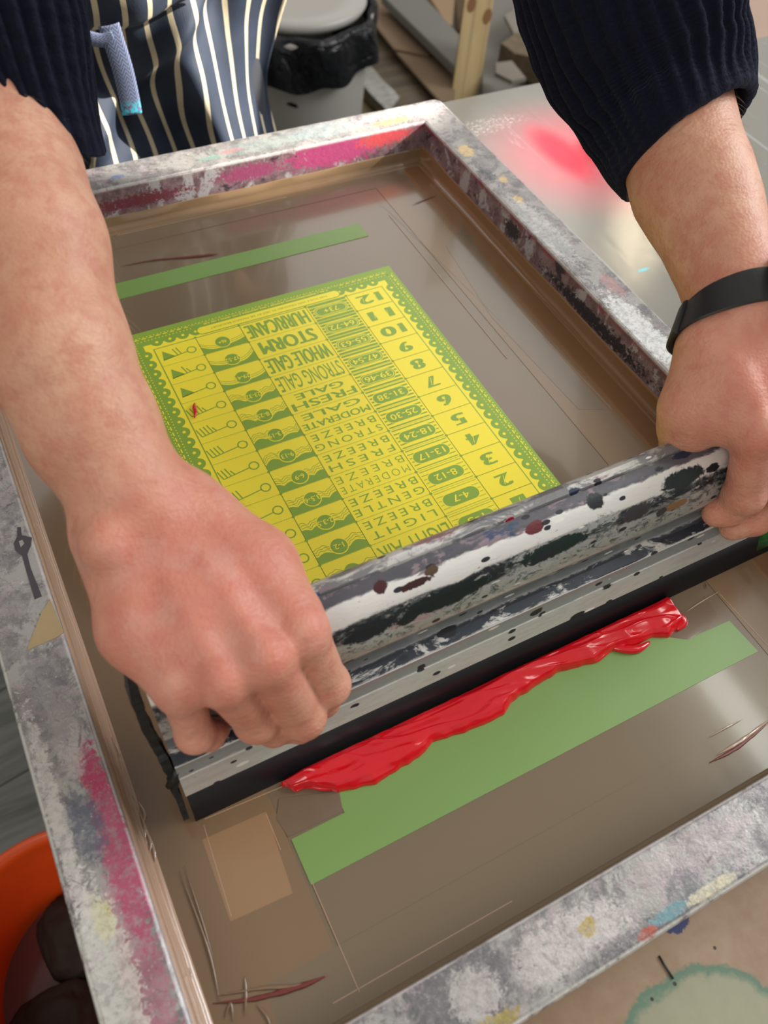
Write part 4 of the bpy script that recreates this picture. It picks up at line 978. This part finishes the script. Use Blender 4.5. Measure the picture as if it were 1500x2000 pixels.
# ---- watch strap round the left wrist
def strap():
    # follows the wrist: section plane across the forearm, found from the arm surface itself
    c = at(1444, 612, .127); ax = LW[0]-LA[2][0]; ax /= np.linalg.norm(ax); ax2 = ax
    e1 = np.cross(ax2, [0, 0, 1.0]); e1 /= np.linalg.norm(e1); e2 = np.cross(e1, ax2)
    def rad(ang, s_):
        d = e1*math.cos(ang)+e2*math.sin(ang); lo, hi = .012, .060
        for _ in range(18):
            m = (lo+hi)/2; p = c+ax2*s_+d*m; g = ((p-fL.lo)/fL.h).astype(int)
            v = DL[g[0], g[1], g[2]] if (g >= 0).all() and (g < fL.n).all() else 1
            lo, hi = (m, hi) if v < 0 else (lo, m)
        return lo
    n = 96; base = [[rad(2*math.pi*i/n, s_) for i in range(n)] for s_ in (-.0098, .0098)]
    base = [np.convolve(np.r_[b[-4:], b, b[:4]], np.ones(9)/9, 'valid') for b in base]
    vs, fs = [], []; prof = [(-.0098, .0003), (-.0101, .0016), (-.0092, .0024), (.0092, .0024), (.0101, .0016), (.0098, .0003)]
    for i in range(n):
        a = 2*math.pi*i/n; d = e1*math.cos(a)+e2*math.sin(a)
        for s_, off in prof:
            t = (s_+.0098)/.0196; r = base[0][i]*(1-t)+base[1][i]*t; vs.append(c+ax2*s_+d*(r+off+.0006))
    m = len(prof)
    for i in range(n):
        for j in range(m): fs.append((i*m+j, i*m+(j+1) % m, ((i+1) % n)*m+(j+1) % m, ((i+1) % n)*m+j))
    w = keep(mesh_obj('wristwatch_strap', vs, fs, M['strap'], smooth=False), body); w['label'] = 'black rubber watch strap'
    if hasattr(w.data, 'set_sharp_from_angle'):
        w.data.polygons.foreach_set('use_smooth', [True]*len(w.data.polygons)); w.data.set_sharp_from_angle(angle=.6)
    # keeper loop at the thumb side
    best = min(range(n), key=lambda i: (lambda p: (FPX*((p-CAM)@RIGHT)/((p-CAM)@FWD)))(c+(e1*math.cos(2*math.pi*i/n)+e2*math.sin(2*math.pi*i/n))*base[0][i]))
    vs, fs = [], []; idx = range(best-5, best+8); k = 0
    pr2 = [(-.0105, .0004), (-.0110, .0030), (-.0100, .0046), (.0100, .0046), (.0110, .0030), (.0105, .0004)]
    sgn = 1
    for i in idx:
        i = i % n; a = 2*math.pi*i/n; d = e1*math.cos(a)+e2*math.sin(a)
        for s_, off in pr2:
            t = (s_+.0098)/.0196; r = base[0][i]*(1-t)+base[1][i]*t; vs.append(c+ax2*s_+d*(r+off+.0006)); k += 1
    L_ = len(idx)
    for i in range(L_-1):
        for j in range(6): fs.append((i*6+j, i*6+(j+1) % 6, (i+1)*6+(j+1) % 6, (i+1)*6+j))
    fs += [tuple(range(6))[::-1], tuple((L_-1)*6+j for j in range(6))]
    keep(mesh_obj('strap_loop', vs, fs, M['strap']), w)
    # watch case on the outer side of the wrist
    far = (best+n//2-8) % n; d = e1*math.cos(2*math.pi*far/n)+e2*math.sin(2*math.pi*far/n); p0 = c+d*(base[0][far]+.004)
    b1 = ax2; b2 = np.cross(d, b1); vs, fs = [], []
    for kz in (-.004, .005):
        for i in range(32):
            a = 2*math.pi*i/32; vs.append(p0+d*kz+(b1*math.cos(a)+b2*math.sin(a))*.0205)
    for i in range(32): fs.append((i, (i+1) % 32, 32+(i+1) % 32, 32+i))
    fs += [tuple(range(32))[::-1], tuple(range(32, 64))]
    keep(mesh_obj('watch_case', vs, fs, simple('dark steel', (.05, .05, .055), .3, .8)), w)
M['strap'] = simple('black rubber strap', (.014, .014, .015), .5, bump=.15, sc=200)
strap()

# ---- jumper: sleeves as ribbed, folded knit tubes, and a body
knit = knit_material()
def sleeve(path, ribs, tilt, seed=0, nr=330):
    # path: list of (centre, radius_across_picture, radius_depth); lofted to the hem, then turned under
    P, R1 = sleeve_path(path)
    vs, fs, uv = [], [], []
    n = len(P); prev = np.array([1.0, -.2, 0]); rings = []
    s_ = 0
    for i in range(n):
        t = P[min(i+1, n-1)]-P[max(i-1, 0)]; t /= np.linalg.norm(t); a = prev-t*(prev@t); a /= np.linalg.norm(a); b = np.cross(t, a); prev = a
        if i: s_ += np.linalg.norm(P[i]-P[i-1])
        rings.append((P[i], a, b, R1[i][0], R1[i][1], s_, t))
    # hem: roll over
    Pc, a, b, ra, rb, s0, t = rings[-1]
    for k in range(1, 9):
        w = k/8*math.pi; rings.append((Pc+t*.0035*math.sin(w), a, b, ra-.0040*(1-math.cos(w))/2*2, rb-.0040*(1-math.cos(w))/2*2, s0+.001*k, t))
    for k in range(1, 7): rings.append((Pc-t*.010*k, a, b, ra-.008, rb-.008, s0+.009+.01*k, t))
    for (c, a, b, ra, rb, s_, t) in rings:
        for j in range(nr):
            w = 2*math.pi*j/nr; rib = math.cos(w*ribs+.8*mnoise.noise(Vector((s_*9, w, seed)))); rib = (abs(rib)**.6)*(1 if rib > 0 else -1)
            amp = .0021*min(1, .4+1.0)
            fold = .005*mnoise.noise(Vector((s_*16, math.cos(w)*1.3, math.sin(w)*1.3+seed)))+.0025*mnoise.noise(Vector((s_*60, math.cos(w)*2, math.sin(w)*2+seed)))
            en = min(1, max(0, (s_-s0+.07)/.07)); amp = .0021*(1-.85*en**3)
            off = float((a*math.cos(w)*ra+b*math.sin(w)*rb)@tilt)*en*en; off = t*(off if off > 0 else off*(.62 if seed == 5 else 1))
            vs.append(c+off+a*math.cos(w)*(ra+amp*rib+fold)+b*math.sin(w)*(rb+amp*rib+fold)); uv.append((w*.045, s_))
    m = len(rings)
    for i in range(m-1):
        for j in range(nr): fs.append((i*nr+j, i*nr+(j+1) % nr, (i+1)*nr+(j+1) % nr, (i+1)*nr+j))
    return vs, fs, uv
vs, fs, uvs = [], [], []
for Pth, sd, tl in ((SL_L, 1, -RIGHT*.25), (SL_R, 5, RIGHT*1.25)):
    v, f, u = sleeve(Pth, 34, tl, seed=sd); k = len(vs); vs += v; fs += [tuple(i+k for i in q_) for q_ in f]; uvs += u
# jumper body: loft of ovals
nb, rows = 96, [(.17, .30, .15, .11), (.24, .28, .17, .12), (.33, .23, .185, .13), (.44, .16, .20, .135), (.54, .135, .215, .12), (.60, .115, .17, .10), (.635, .095, .09, .075), (.66, .08, .072, .065)]
k = len(vs)
for z_, yc_, rx_, ry_ in rows:
    for j in range(nb):
        w = 2*math.pi*j/nb; rb_ = .003*math.cos(w*45); vs.append(np.array([-.24+(rx_+rb_)*math.cos(w), yc_+(ry_+rb_)*math.sin(w), z_])); uvs.append((w*.12, z_))
for i in range(len(rows)-1):
    for j in range(nb): fs.append((k+i*nb+j, k+i*nb+(j+1) % nb, k+(i+1)*nb+(j+1) % nb, k+(i+1)*nb+j))
def uv_mesh(name, vs, fs, uvs, mat, parent):
    o = mesh_obj(name, vs, fs, mat, smooth=True); l = o.data.uv_layers.new(name='UVMap')
    for lp in o.data.loops: l.data[lp.index].uv = uvs[lp.vertex_index]
    keep(o, parent); return o
sw = uv_mesh('jumper', vs, fs, uvs, knit, body); sw['label'] = 'navy ribbed wool jumper with pushed up sleeves'
# trousers and shoes (behind the table)
def loft(name, rows, mat, n=32):
    vs, fs = [], []
    for (x, y, z, a, b) in rows:
        for j in range(n): w = 2*math.pi*j/n; vs.append((x+a*math.cos(w), y+b*math.sin(w), z))
    for i in range(len(rows)-1):
        for j in range(n): fs.append((i*n+j, i*n+(j+1) % n, (i+1)*n+(j+1) % n, (i+1)*n+j))
    fs += [tuple(range(n))[::-1], tuple((len(rows)-1)*n+j for j in range(n))]
    return keep(mesh_obj(name, vs, fs, mat, smooth=True), body)
tw = simple('dark trouser cotton', (.02, .022, .03), .9)
for s_, nm in ((-.33, 'trouser_leg'), (-.15, 'trouser_leg')):
    loft(nm, [(s_, .29, -.70, .065, .065), (s_, .29, -.33, .085, .085), (s_*.9-.024, .315, -.02, .105, .110), (s_*.85-.036, .325, .17, .115, .12)], tw)
    loft('shoe', [(s_, .20, ZF+.002, .060, .14), (s_, .20, ZF+.04, .060, .14), (s_, .22, ZF+.08, .058, .115), (s_, .27, ZF+.13, .06, .07)], simple('dark shoe', (.02, .018, .016), .5))
# short brown hair
hv, hf = lathe([(.001, .098), (.03, .094), (.058, .078), (.078, .050), (.088, .015), (.088, -.02), (.084, -.045)], 48, (-.24, .012, .775))
hv = [(x, y+(.012 if z < .75 and y < 0 else 0), z) if y > -.05 else (x, y, max(z, .80)) for x, y, z in hv]
keep(mesh_obj('hair', hv, hf, simple('brown hair', (.09, .05, .025), .6, bump=.8, sc=200), smooth=True), body)

# ---- apron: folded striped cloth hanging from the waist behind the screen
apm = apron_material()
def cloth(name, nx, nz, fpos, fuv, mat, th=.0012, parent=None):
    vs, fs, uvs = [], [], []
    for j in range(nz+1):
        for i in range(nx+1): a, b = i/nx, j/nz; vs.append(fpos(a, b)); uvs.append(fuv(a, b))
    for j in range(nz):
        for i in range(nx): k = j*(nx+1)+i; fs.append((k, k+1, k+nx+2, k+nx+1))
    o = uv_mesh(name, vs, fs, uvs, mat, parent or body)
    md = o.modifiers.new('thickness', 'SOLIDIFY'); md.thickness = th; md.offset = 0; return o
AX0, AX1 = -.45, -.060
def apos(a, b):                  # b: 0 bottom .. 1 waist
    z = -.45+b*(.70); x = AX0+(AX1-AX0)*a; cx = (a-.5)*2
    lean = .142-.02*max(0, b-.55)+.075*abs(cx)**2.6
    f = .019*math.sin(a*15+b*2.0+1.4*math.sin(b*9))*(1.25-b*.5)+.006*math.sin(a*37+b*6)+.010*mnoise.noise(Vector((a*5, b*9, 2)))
    dg = z-(.02+(a-.55)*.30); f += -.013*math.exp(-(dg/.016)**2)+.008*math.exp(-((dg+.035)/.02)**2)
    x += .010*math.sin(z*22+a*6)
    return (x, lean+f+.016, z)
keep(cloth('apron', 150, 200, apos, lambda a, b: (a*.37+.004*math.sin(b*26+a*9), b*.60), apm), body)['label'] = 'blue apron with narrow cream stripes'
def fpos(a, b):
    x = -.445+a*.27; z = .070+.045*abs(a-.5)**1.5+b*.16
    y = .120+.010*math.sin(a*15)+.006*mnoise.noise(Vector((a*7, b*5, 8)))-.012*math.sin(min(1, b*5)*math.pi/2)
    if b < .06: y += .010*(1-b/.06)
    return (x, y, z)
keep(cloth('apron_fold', 100, 50, fpos, lambda a, b: (a*.27+.006, b*.2), apm), body)['label'] = 'folded over waist of the striped apron'
# herringbone tie hanging down
sm_ = NT('blue herringbone tape'); u_ = sm_.sep(sm_.tc.outputs['UV'])
zz = sm_.math('FRACT', sm_.math('ADD', sm_.math('MULTIPLY', u_[1], 260.0), sm_.math('MULTIPLY', sm_.math('ABSOLUTE', sm_.math('SUBTRACT', sm_.math('FRACT', sm_.math('MULTIPLY', u_[0], 2.5)), .5)), 3.0)))
sc_ = sm_.mix(sm_.step(zz, .4, .6), (.050, .065, .125), (.13, .155, .25))
sm_.base(sm_.mix(sm_.math('MULTIPLY', sm_.step(u_[1], .016, .004), sm_.step(sm_.noise(220, 4), .42, .52)), sc_, (.03, .36, .48))); sm_.rough(.8)
def tie(name, pts, w, label, l0=0.0):
    P = catmull([atY(*q_) for q_ in pts], 8); n = len(P); vs, fs, uvs = [], [], []
    L = [0]
    for a, b in zip(P[:-1], P[1:]): L.append(L[-1]+np.linalg.norm(b-a))
    for i, p in enumerate(P):
        t = P[min(i+1, n-1)]-P[max(i-1, 0)]; t /= np.linalg.norm(t); s2 = np.cross(t, [0.1, 1, .1]); s2 /= np.linalg.norm(s2)
        for j in range(7): c = j/6-.5; vs.append(p+s2*w*c+np.array([0, -.0015*math.cos(c*3), 0])); uvs.append((c+.5, L[-1]-L[i]+l0))
    for i in range(n-1):
        for j in range(6): fs.append((i*7+j, i*7+j+1, (i+1)*7+j+1, (i+1)*7+j))
    o = uv_mesh(name, vs, fs, uvs, sm_.m, body); md = o.modifiers.new('t', 'SOLIDIFY'); md.thickness = .0016; md.offset = 0; o['label'] = label
tie('apron_tie', [(212, 48, .098), (222, 80, .096), (238, 130, .094), (250, 180, .094), (258, 222, .094)], .0185, 'blue herringbone apron tie with a frayed end')
tie('apron_tie', [(222, 72, .096), (195, 78, .098), (150, 66, .100)], .012, 'knotted end of the apron tie', .05)

# ------------------------------------------------------------------ things standing behind and beside the table
def zprism(name, pts, z, th, mat, bev=.002, parent=None): return prism(name, [tuple(at(x, y, z)[:2]) for x, y in pts], z-th, z, mat, parent, bev)
# bin with liner
bc = at(566, 8, -.30); bin_ = empty('waste_bin', (bc[0], bc[1], ZF), 'pale plastic waste bin with a black liner folded over its rim, beside the apron', 'bin')
wht = simple('off white plastic', (.36, .34, .31), .45)
v, f = lathe([(.001, 0), (.132, 0), (.138, .01), (.160, .44), (.166, .475), (.160, .480), (.154, .44), (.128, .02), (.001, .02)], 64, (bc[0], bc[1], ZF)); keep(mesh_obj('bin_body', v, f, wht, smooth=True), bin_)
lin = NT('black bin liner'); lin.base((.004, .0045, .006)); lin.rough(.25); lin.b.inputs['Specular IOR Level'].default_value = .25; lin.bump(lin.noise(22, 4, .6, None, 1.0), .9, .012)
vs, fs = [], []; n = 120
pr3 = [(.150, .36), (.156, .478), (.164, .490), (.172, .478), (.177, .455), (.182, .425), (.181, .40)]
for r, z in pr3:
    for i in range(n):
        w = 2*math.pi*i/n; e = .006*math.sin(w*9+z*20)+.010*mnoise.noise(Vector((math.cos(w)*3, math.sin(w)*3, z*9)))
        vs.append((bc[0]+(r+e*(1 if z < .48 and r > .16 else .2))*math.cos(w), bc[1]+(r+e)*math.sin(w), ZF+z+(.03*mnoise.noise(Vector((math.cos(w)*2, math.sin(w)*2, 4))) if z < .41 else 0)))
for i in range(len(pr3)-1):
    for j in range(n): fs.append((i*n+j, i*n+(j+1) % n, (i+1)*n+(j+1) % n, (i+1)*n+j))
keep(mesh_obj('bin_liner', vs, fs, lin.m, smooth=True), bin_)['label'] = 'black plastic bin liner'
v, f = lathe([(.001, .475), (.10, .478), (.146, .485), (.152, .495), (.148, .505), (.10, .500), (.001, .497)], 64, (bc[0], bc[1], ZF)); keep(mesh_obj('bin_lid', v, f, wht, smooth=True), bin_)['label'] = 'grey white lid'
# timber post of the shelving
pine = wood_material('pale pine', (.46, .33, .15), (.58, .43, .22), 9, 'z', .55)
M['knot'] = simple('pine knot', (.24, .11, .04), .5)
pb = at(905, 230, -.60); pa = [at(880, 194, -.60), at(931, 183, -.60), at(960, 176, -.60)]
d1 = np.array(pa[1]-pa[0]); d1[2] = 0; w1 = np.linalg.norm(d1); d1 /= w1; d2 = np.array([-d1[1], d1[0], 0]); 
P0, P1 = np.array(pa[0]), np.array(pa[1]); pts = [P0[:2], P1[:2], (P1+d2*w1*.9+d1*.02)[:2], (P0+d2*w1*.9)[:2]]
fw = pa[2]-pa[1]
pts = [P0[:2], P1[:2], np.array(pa[2])[:2]+d2[:2]*.05, P0[:2]+(np.array(pa[2])-P1)[:2]+d2[:2]*.05]
po = prism('timber_post', [tuple(p) for p in pts], ZF, 1.1, pine, None, .003); tag(po, 'upright square pine post rising behind the table', 'post')
def on_face(x, y, A, B):
    n = np.array([-(B-A)[1], (B-A)[0], 0.0]); r = ray(x, y); return CAM+r*(((A-CAM)@n)/(r@n))
for (kx, ky, A, B) in ((921, 9, P0, P1), (952, 32, P1, np.array(pa[2]))):
    c = on_face(kx, ky, A, B); d = (B-A)/np.linalg.norm(B-A); n_ = np.array([-d[1], d[0], 0]); vs = []
    if n_@(CAM-c) < 0: n_ = -n_
    for i in range(20):
        w = 2*math.pi*i/20; vs.append(c+n_*.0006+d*.012*math.cos(w)+np.array([0, 0, 1])*.017*math.sin(w))
    vs += [v-n_*.004 for v in vs]; fs = [tuple(range(20)), tuple(range(20, 40))[::-1]]+[(i, 20+i, 20+(i+1) % 20, (i+1) % 20) for i in range(20)]
    keep(mesh_obj('knot', vs, fs, M['knot']), po)
# planks and sheets lying on the floor and lower shelf
brown = simple('dark weathered board', (.13, .095, .06), .5, var=.4, sc=9, bump=.3)
pw = wood_material('weathered plank', (.050, .036, .022), (.13, .095, .06), 7, 'x', .45)
pl = wood_material('light plank edge', (.20, .15, .08), (.28, .22, .12), 7, 'x', .6)
gry = simple('grey painted plank', (.14, .135, .12), .55, var=.15, sc=6)
card = simple('brown cardboard', (.16, .105, .06), .8, var=.08, sc=5)
card2 = simple('pale cardboard', (.28, .19, .11), .8, var=.06, sc=5)
tag(zprism('wooden_plank', [(655, 118), (700, 12), (722, 40), (880, 210), (862, 240), (786, 240)], -.60, .03, pw), 'dark weathered plank with glossy film, running down beside the bin', 'plank')
tag(zprism('wooden_plank', [(648, 158), (657, 120), (786, 236), (740, 245), (705, 235)], -.64, .05, pl), 'pale edged plank lying lowest, against the dark weathered plank', 'plank')
tag(zprism('cardboard_sheet', [(700, 8), (760, -30), (850, 100), (838, 110), (770, 96)], -.57, .006, card), 'flat brown cardboard sheet lying on the planks, upper piece', 'cardboard')
tag(zprism('cardboard_sheet', [(772, 100), (850, 88), (892, 132), (886, 200), (860, 200)], -.575, .006, card), 'flat brown cardboard sheet beside the pine post, lower piece', 'cardboard')
tag(zprism('grey_plank', [(745, -10), (825, -10), (905, 75), (890, 132)], -.53, .022, gry), 'grey painted plank lying across the cardboard sheets', 'plank')
tag(zprism('cardboard_box', [(830, -20), (890, -20), (884, 50), (872, 48)], -.66, .06, card2), 'cardboard box edge above the grey plank', 'box')
tag(zprism('cardboard_box', [(890, -20), (990, -20), (984, 20), (894, 60)], -.735, .04, card), 'dark cardboard box standing right behind the pine post', 'box')
plas = NT('crumpled clear film'); plas.base((.75, .78, .76)); plas.rough(.08); plas.b.inputs['Alpha'].default_value = .35; plas.bump(plas.noise(45, 4, .6, plas.map(sc=(.3, 1, 1)), 1), 1, .01)
def film():
    vs, fs = [], []; n, m = 40, 10
    for i in range(n+1):
        for j in range(m+1):
            a, b = i/n, j/m; x = 664+a*95+b*22; y = 122+a*100-b*30; p = at(x, y, -.592); p[2] += .010*abs(mnoise.noise(Vector((a*3, b*14, 1))))+.001; vs.append(p)
    for i in range(n):
        for j in range(m): k = i*(m+1)+j; fs.append((k, k+1, k+m+2, k+m+1))
    return mesh_obj('plastic_film', vs, fs, plas.m, smooth=True)
tag(film(), 'strip of glossy crumpled clear film over the dark plank', 'plastic film')
# stacked sheets of greyboard
gb = simple('greyboard', (.20, .175, .145), .8, var=.1, sc=20); gw = simple('white box board', (.17, .16, .14), .8); ge = simple('board cut edges', (.12, .09, .055), .9, var=.5, sc=60)
tag(zprism('board_stack', [(978, 84), (1010, 62), (1050, 78), (1098, 120), (1080, 128), (1040, 112), (1005, 104)], -.53, .06, ge, .001), 'stack of brown cut boards on the low shelf between the post and the dark sleeve', 'board stack')
tag(zprism('board_stack', [(1018, 112), (1045, 98), (1095, 112), (1092, 130), (1050, 146), (1030, 130)], -.585, .012, ge, .001), 'second stack of brown boards on the shelf, nearer the table edge', 'board stack')
tag(zprism('white_board', [(968, 122), (1000, 118), (1028, 152), (1000, 158), (968, 142)], -.535, .010, gb, .001), 'loose pale board lying beside the brown stacks', 'board')
tag(zprism('white_board', [(985, 30), (1060, -20), (1110, 60), (1070, 92), (1018, 92)], -.54, .010, gb, .001), 'pale board lying behind the brown stacks', 'board')
tag(zprism('shelf_board', [(950, -120), (1300, -150), (1330, 180), (940, 215)], -.60, .02, gw, .002), 'white low shelf carrying the stacked boards', 'shelf')
# brown panel and bright bar beyond the table's far right corner
pm = simple('reddish brown board', (.34, .235, .18), .6, var=.12, sc=12)
p_ = [at(1400, 82, -.20), at(1560, 55, -.20)]
tag(zprism('brown_box', [(1395, 110), (1395, -60), (1640, -90), (1640, 80)], -.20, .20, pm, .004), 'reddish brown box beyond the far edge of the steel table', 'box')
v, f = tube([at(1405, 46, -.13), at(1432, 34, -.125), at(1455, 20, -.12)], [.006, .008, .011], 14)
tag(mesh_obj('steel_rod', v, f, simple('bright steel', (.85, .82, .76), .15, 1.0), smooth=True), 'short bright metal rod by the right edge of the jumper sleeve', 'rod')
# support below the box
keep  # noqa
# orange bucket under the left edge of the screen
kc = at(125, 1862, -.44); rr = float(np.linalg.norm(at(125, 1862, -.44)-at(125, 1612, -.44)))*.97
bk = empty('bucket', (kc[0], kc[1], ZF), 'orange plastic bucket of pinkish water under the left side of the screen', 'bucket')
om = simple('orange plastic', (.78, .095, .012), .35, var=.2, sc=18)
v, f = lathe([(.001, 0), (rr*.72, 0), (rr*.74, .01), (rr*.985, .325), (rr*1.03, .328), (rr*1.03, .340), (rr*.985, .342), (rr*.95, .325), (rr*.70, .015), (.001, .012)], 96, (kc[0], kc[1], ZF)); keep(mesh_obj('bucket_body', v, f, om, smooth=True), bk)
wt = NT('pinkish ink water'); wt.base((.16, .035, .03)); wt.rough(.12); wt.bump(wt.noise(6, 2), .2, .004)
v, f = lathe([(.001, .190), (rr*.85, .190), (rr*.85, .186), (.001, .186)], 72, (kc[0], kc[1], ZF)); tag(mesh_obj('bucket_water', v, f, wt.m), 'pinkish dark water filling the orange bucket', 'water')
def sponge(c, r, seed, label):
    bm = bmesh.new(); bmesh.ops.create_icosphere(bm, subdivisions=5, radius=1)
    for v in bm.verts:
        p = v.co.copy(); q_ = Vector([abs(x)**.75*(1 if x > 0 else -1) for x in p]); e = 1+.12*mnoise.noise(p*2+Vector((seed, 0, 0)))+.04*mnoise.noise(p*9)
        v.co = Vector((c[0]+q_.x*r[0]*e, c[1]+q_.y*r[1]*e, c[2]+q_.z*r[2]*e))
    return tag(bm_obj('sponge', bm, M['spg'], None, True), label, 'sponge')
M['spg'] = simple('dark wet sponge', (.022, .018, .014), .75, var=.5, sc=40, bump=.8)
sponge(at(120, 2010, -.585), (.046, .040, .03), 1, 'dark wet sponge floating in the orange bucket, nearest the camera')
sponge(at(150, 1830, -.585), (.035, .045, .028), 4, 'dark wet sponge in the orange bucket, close to the screen frame')
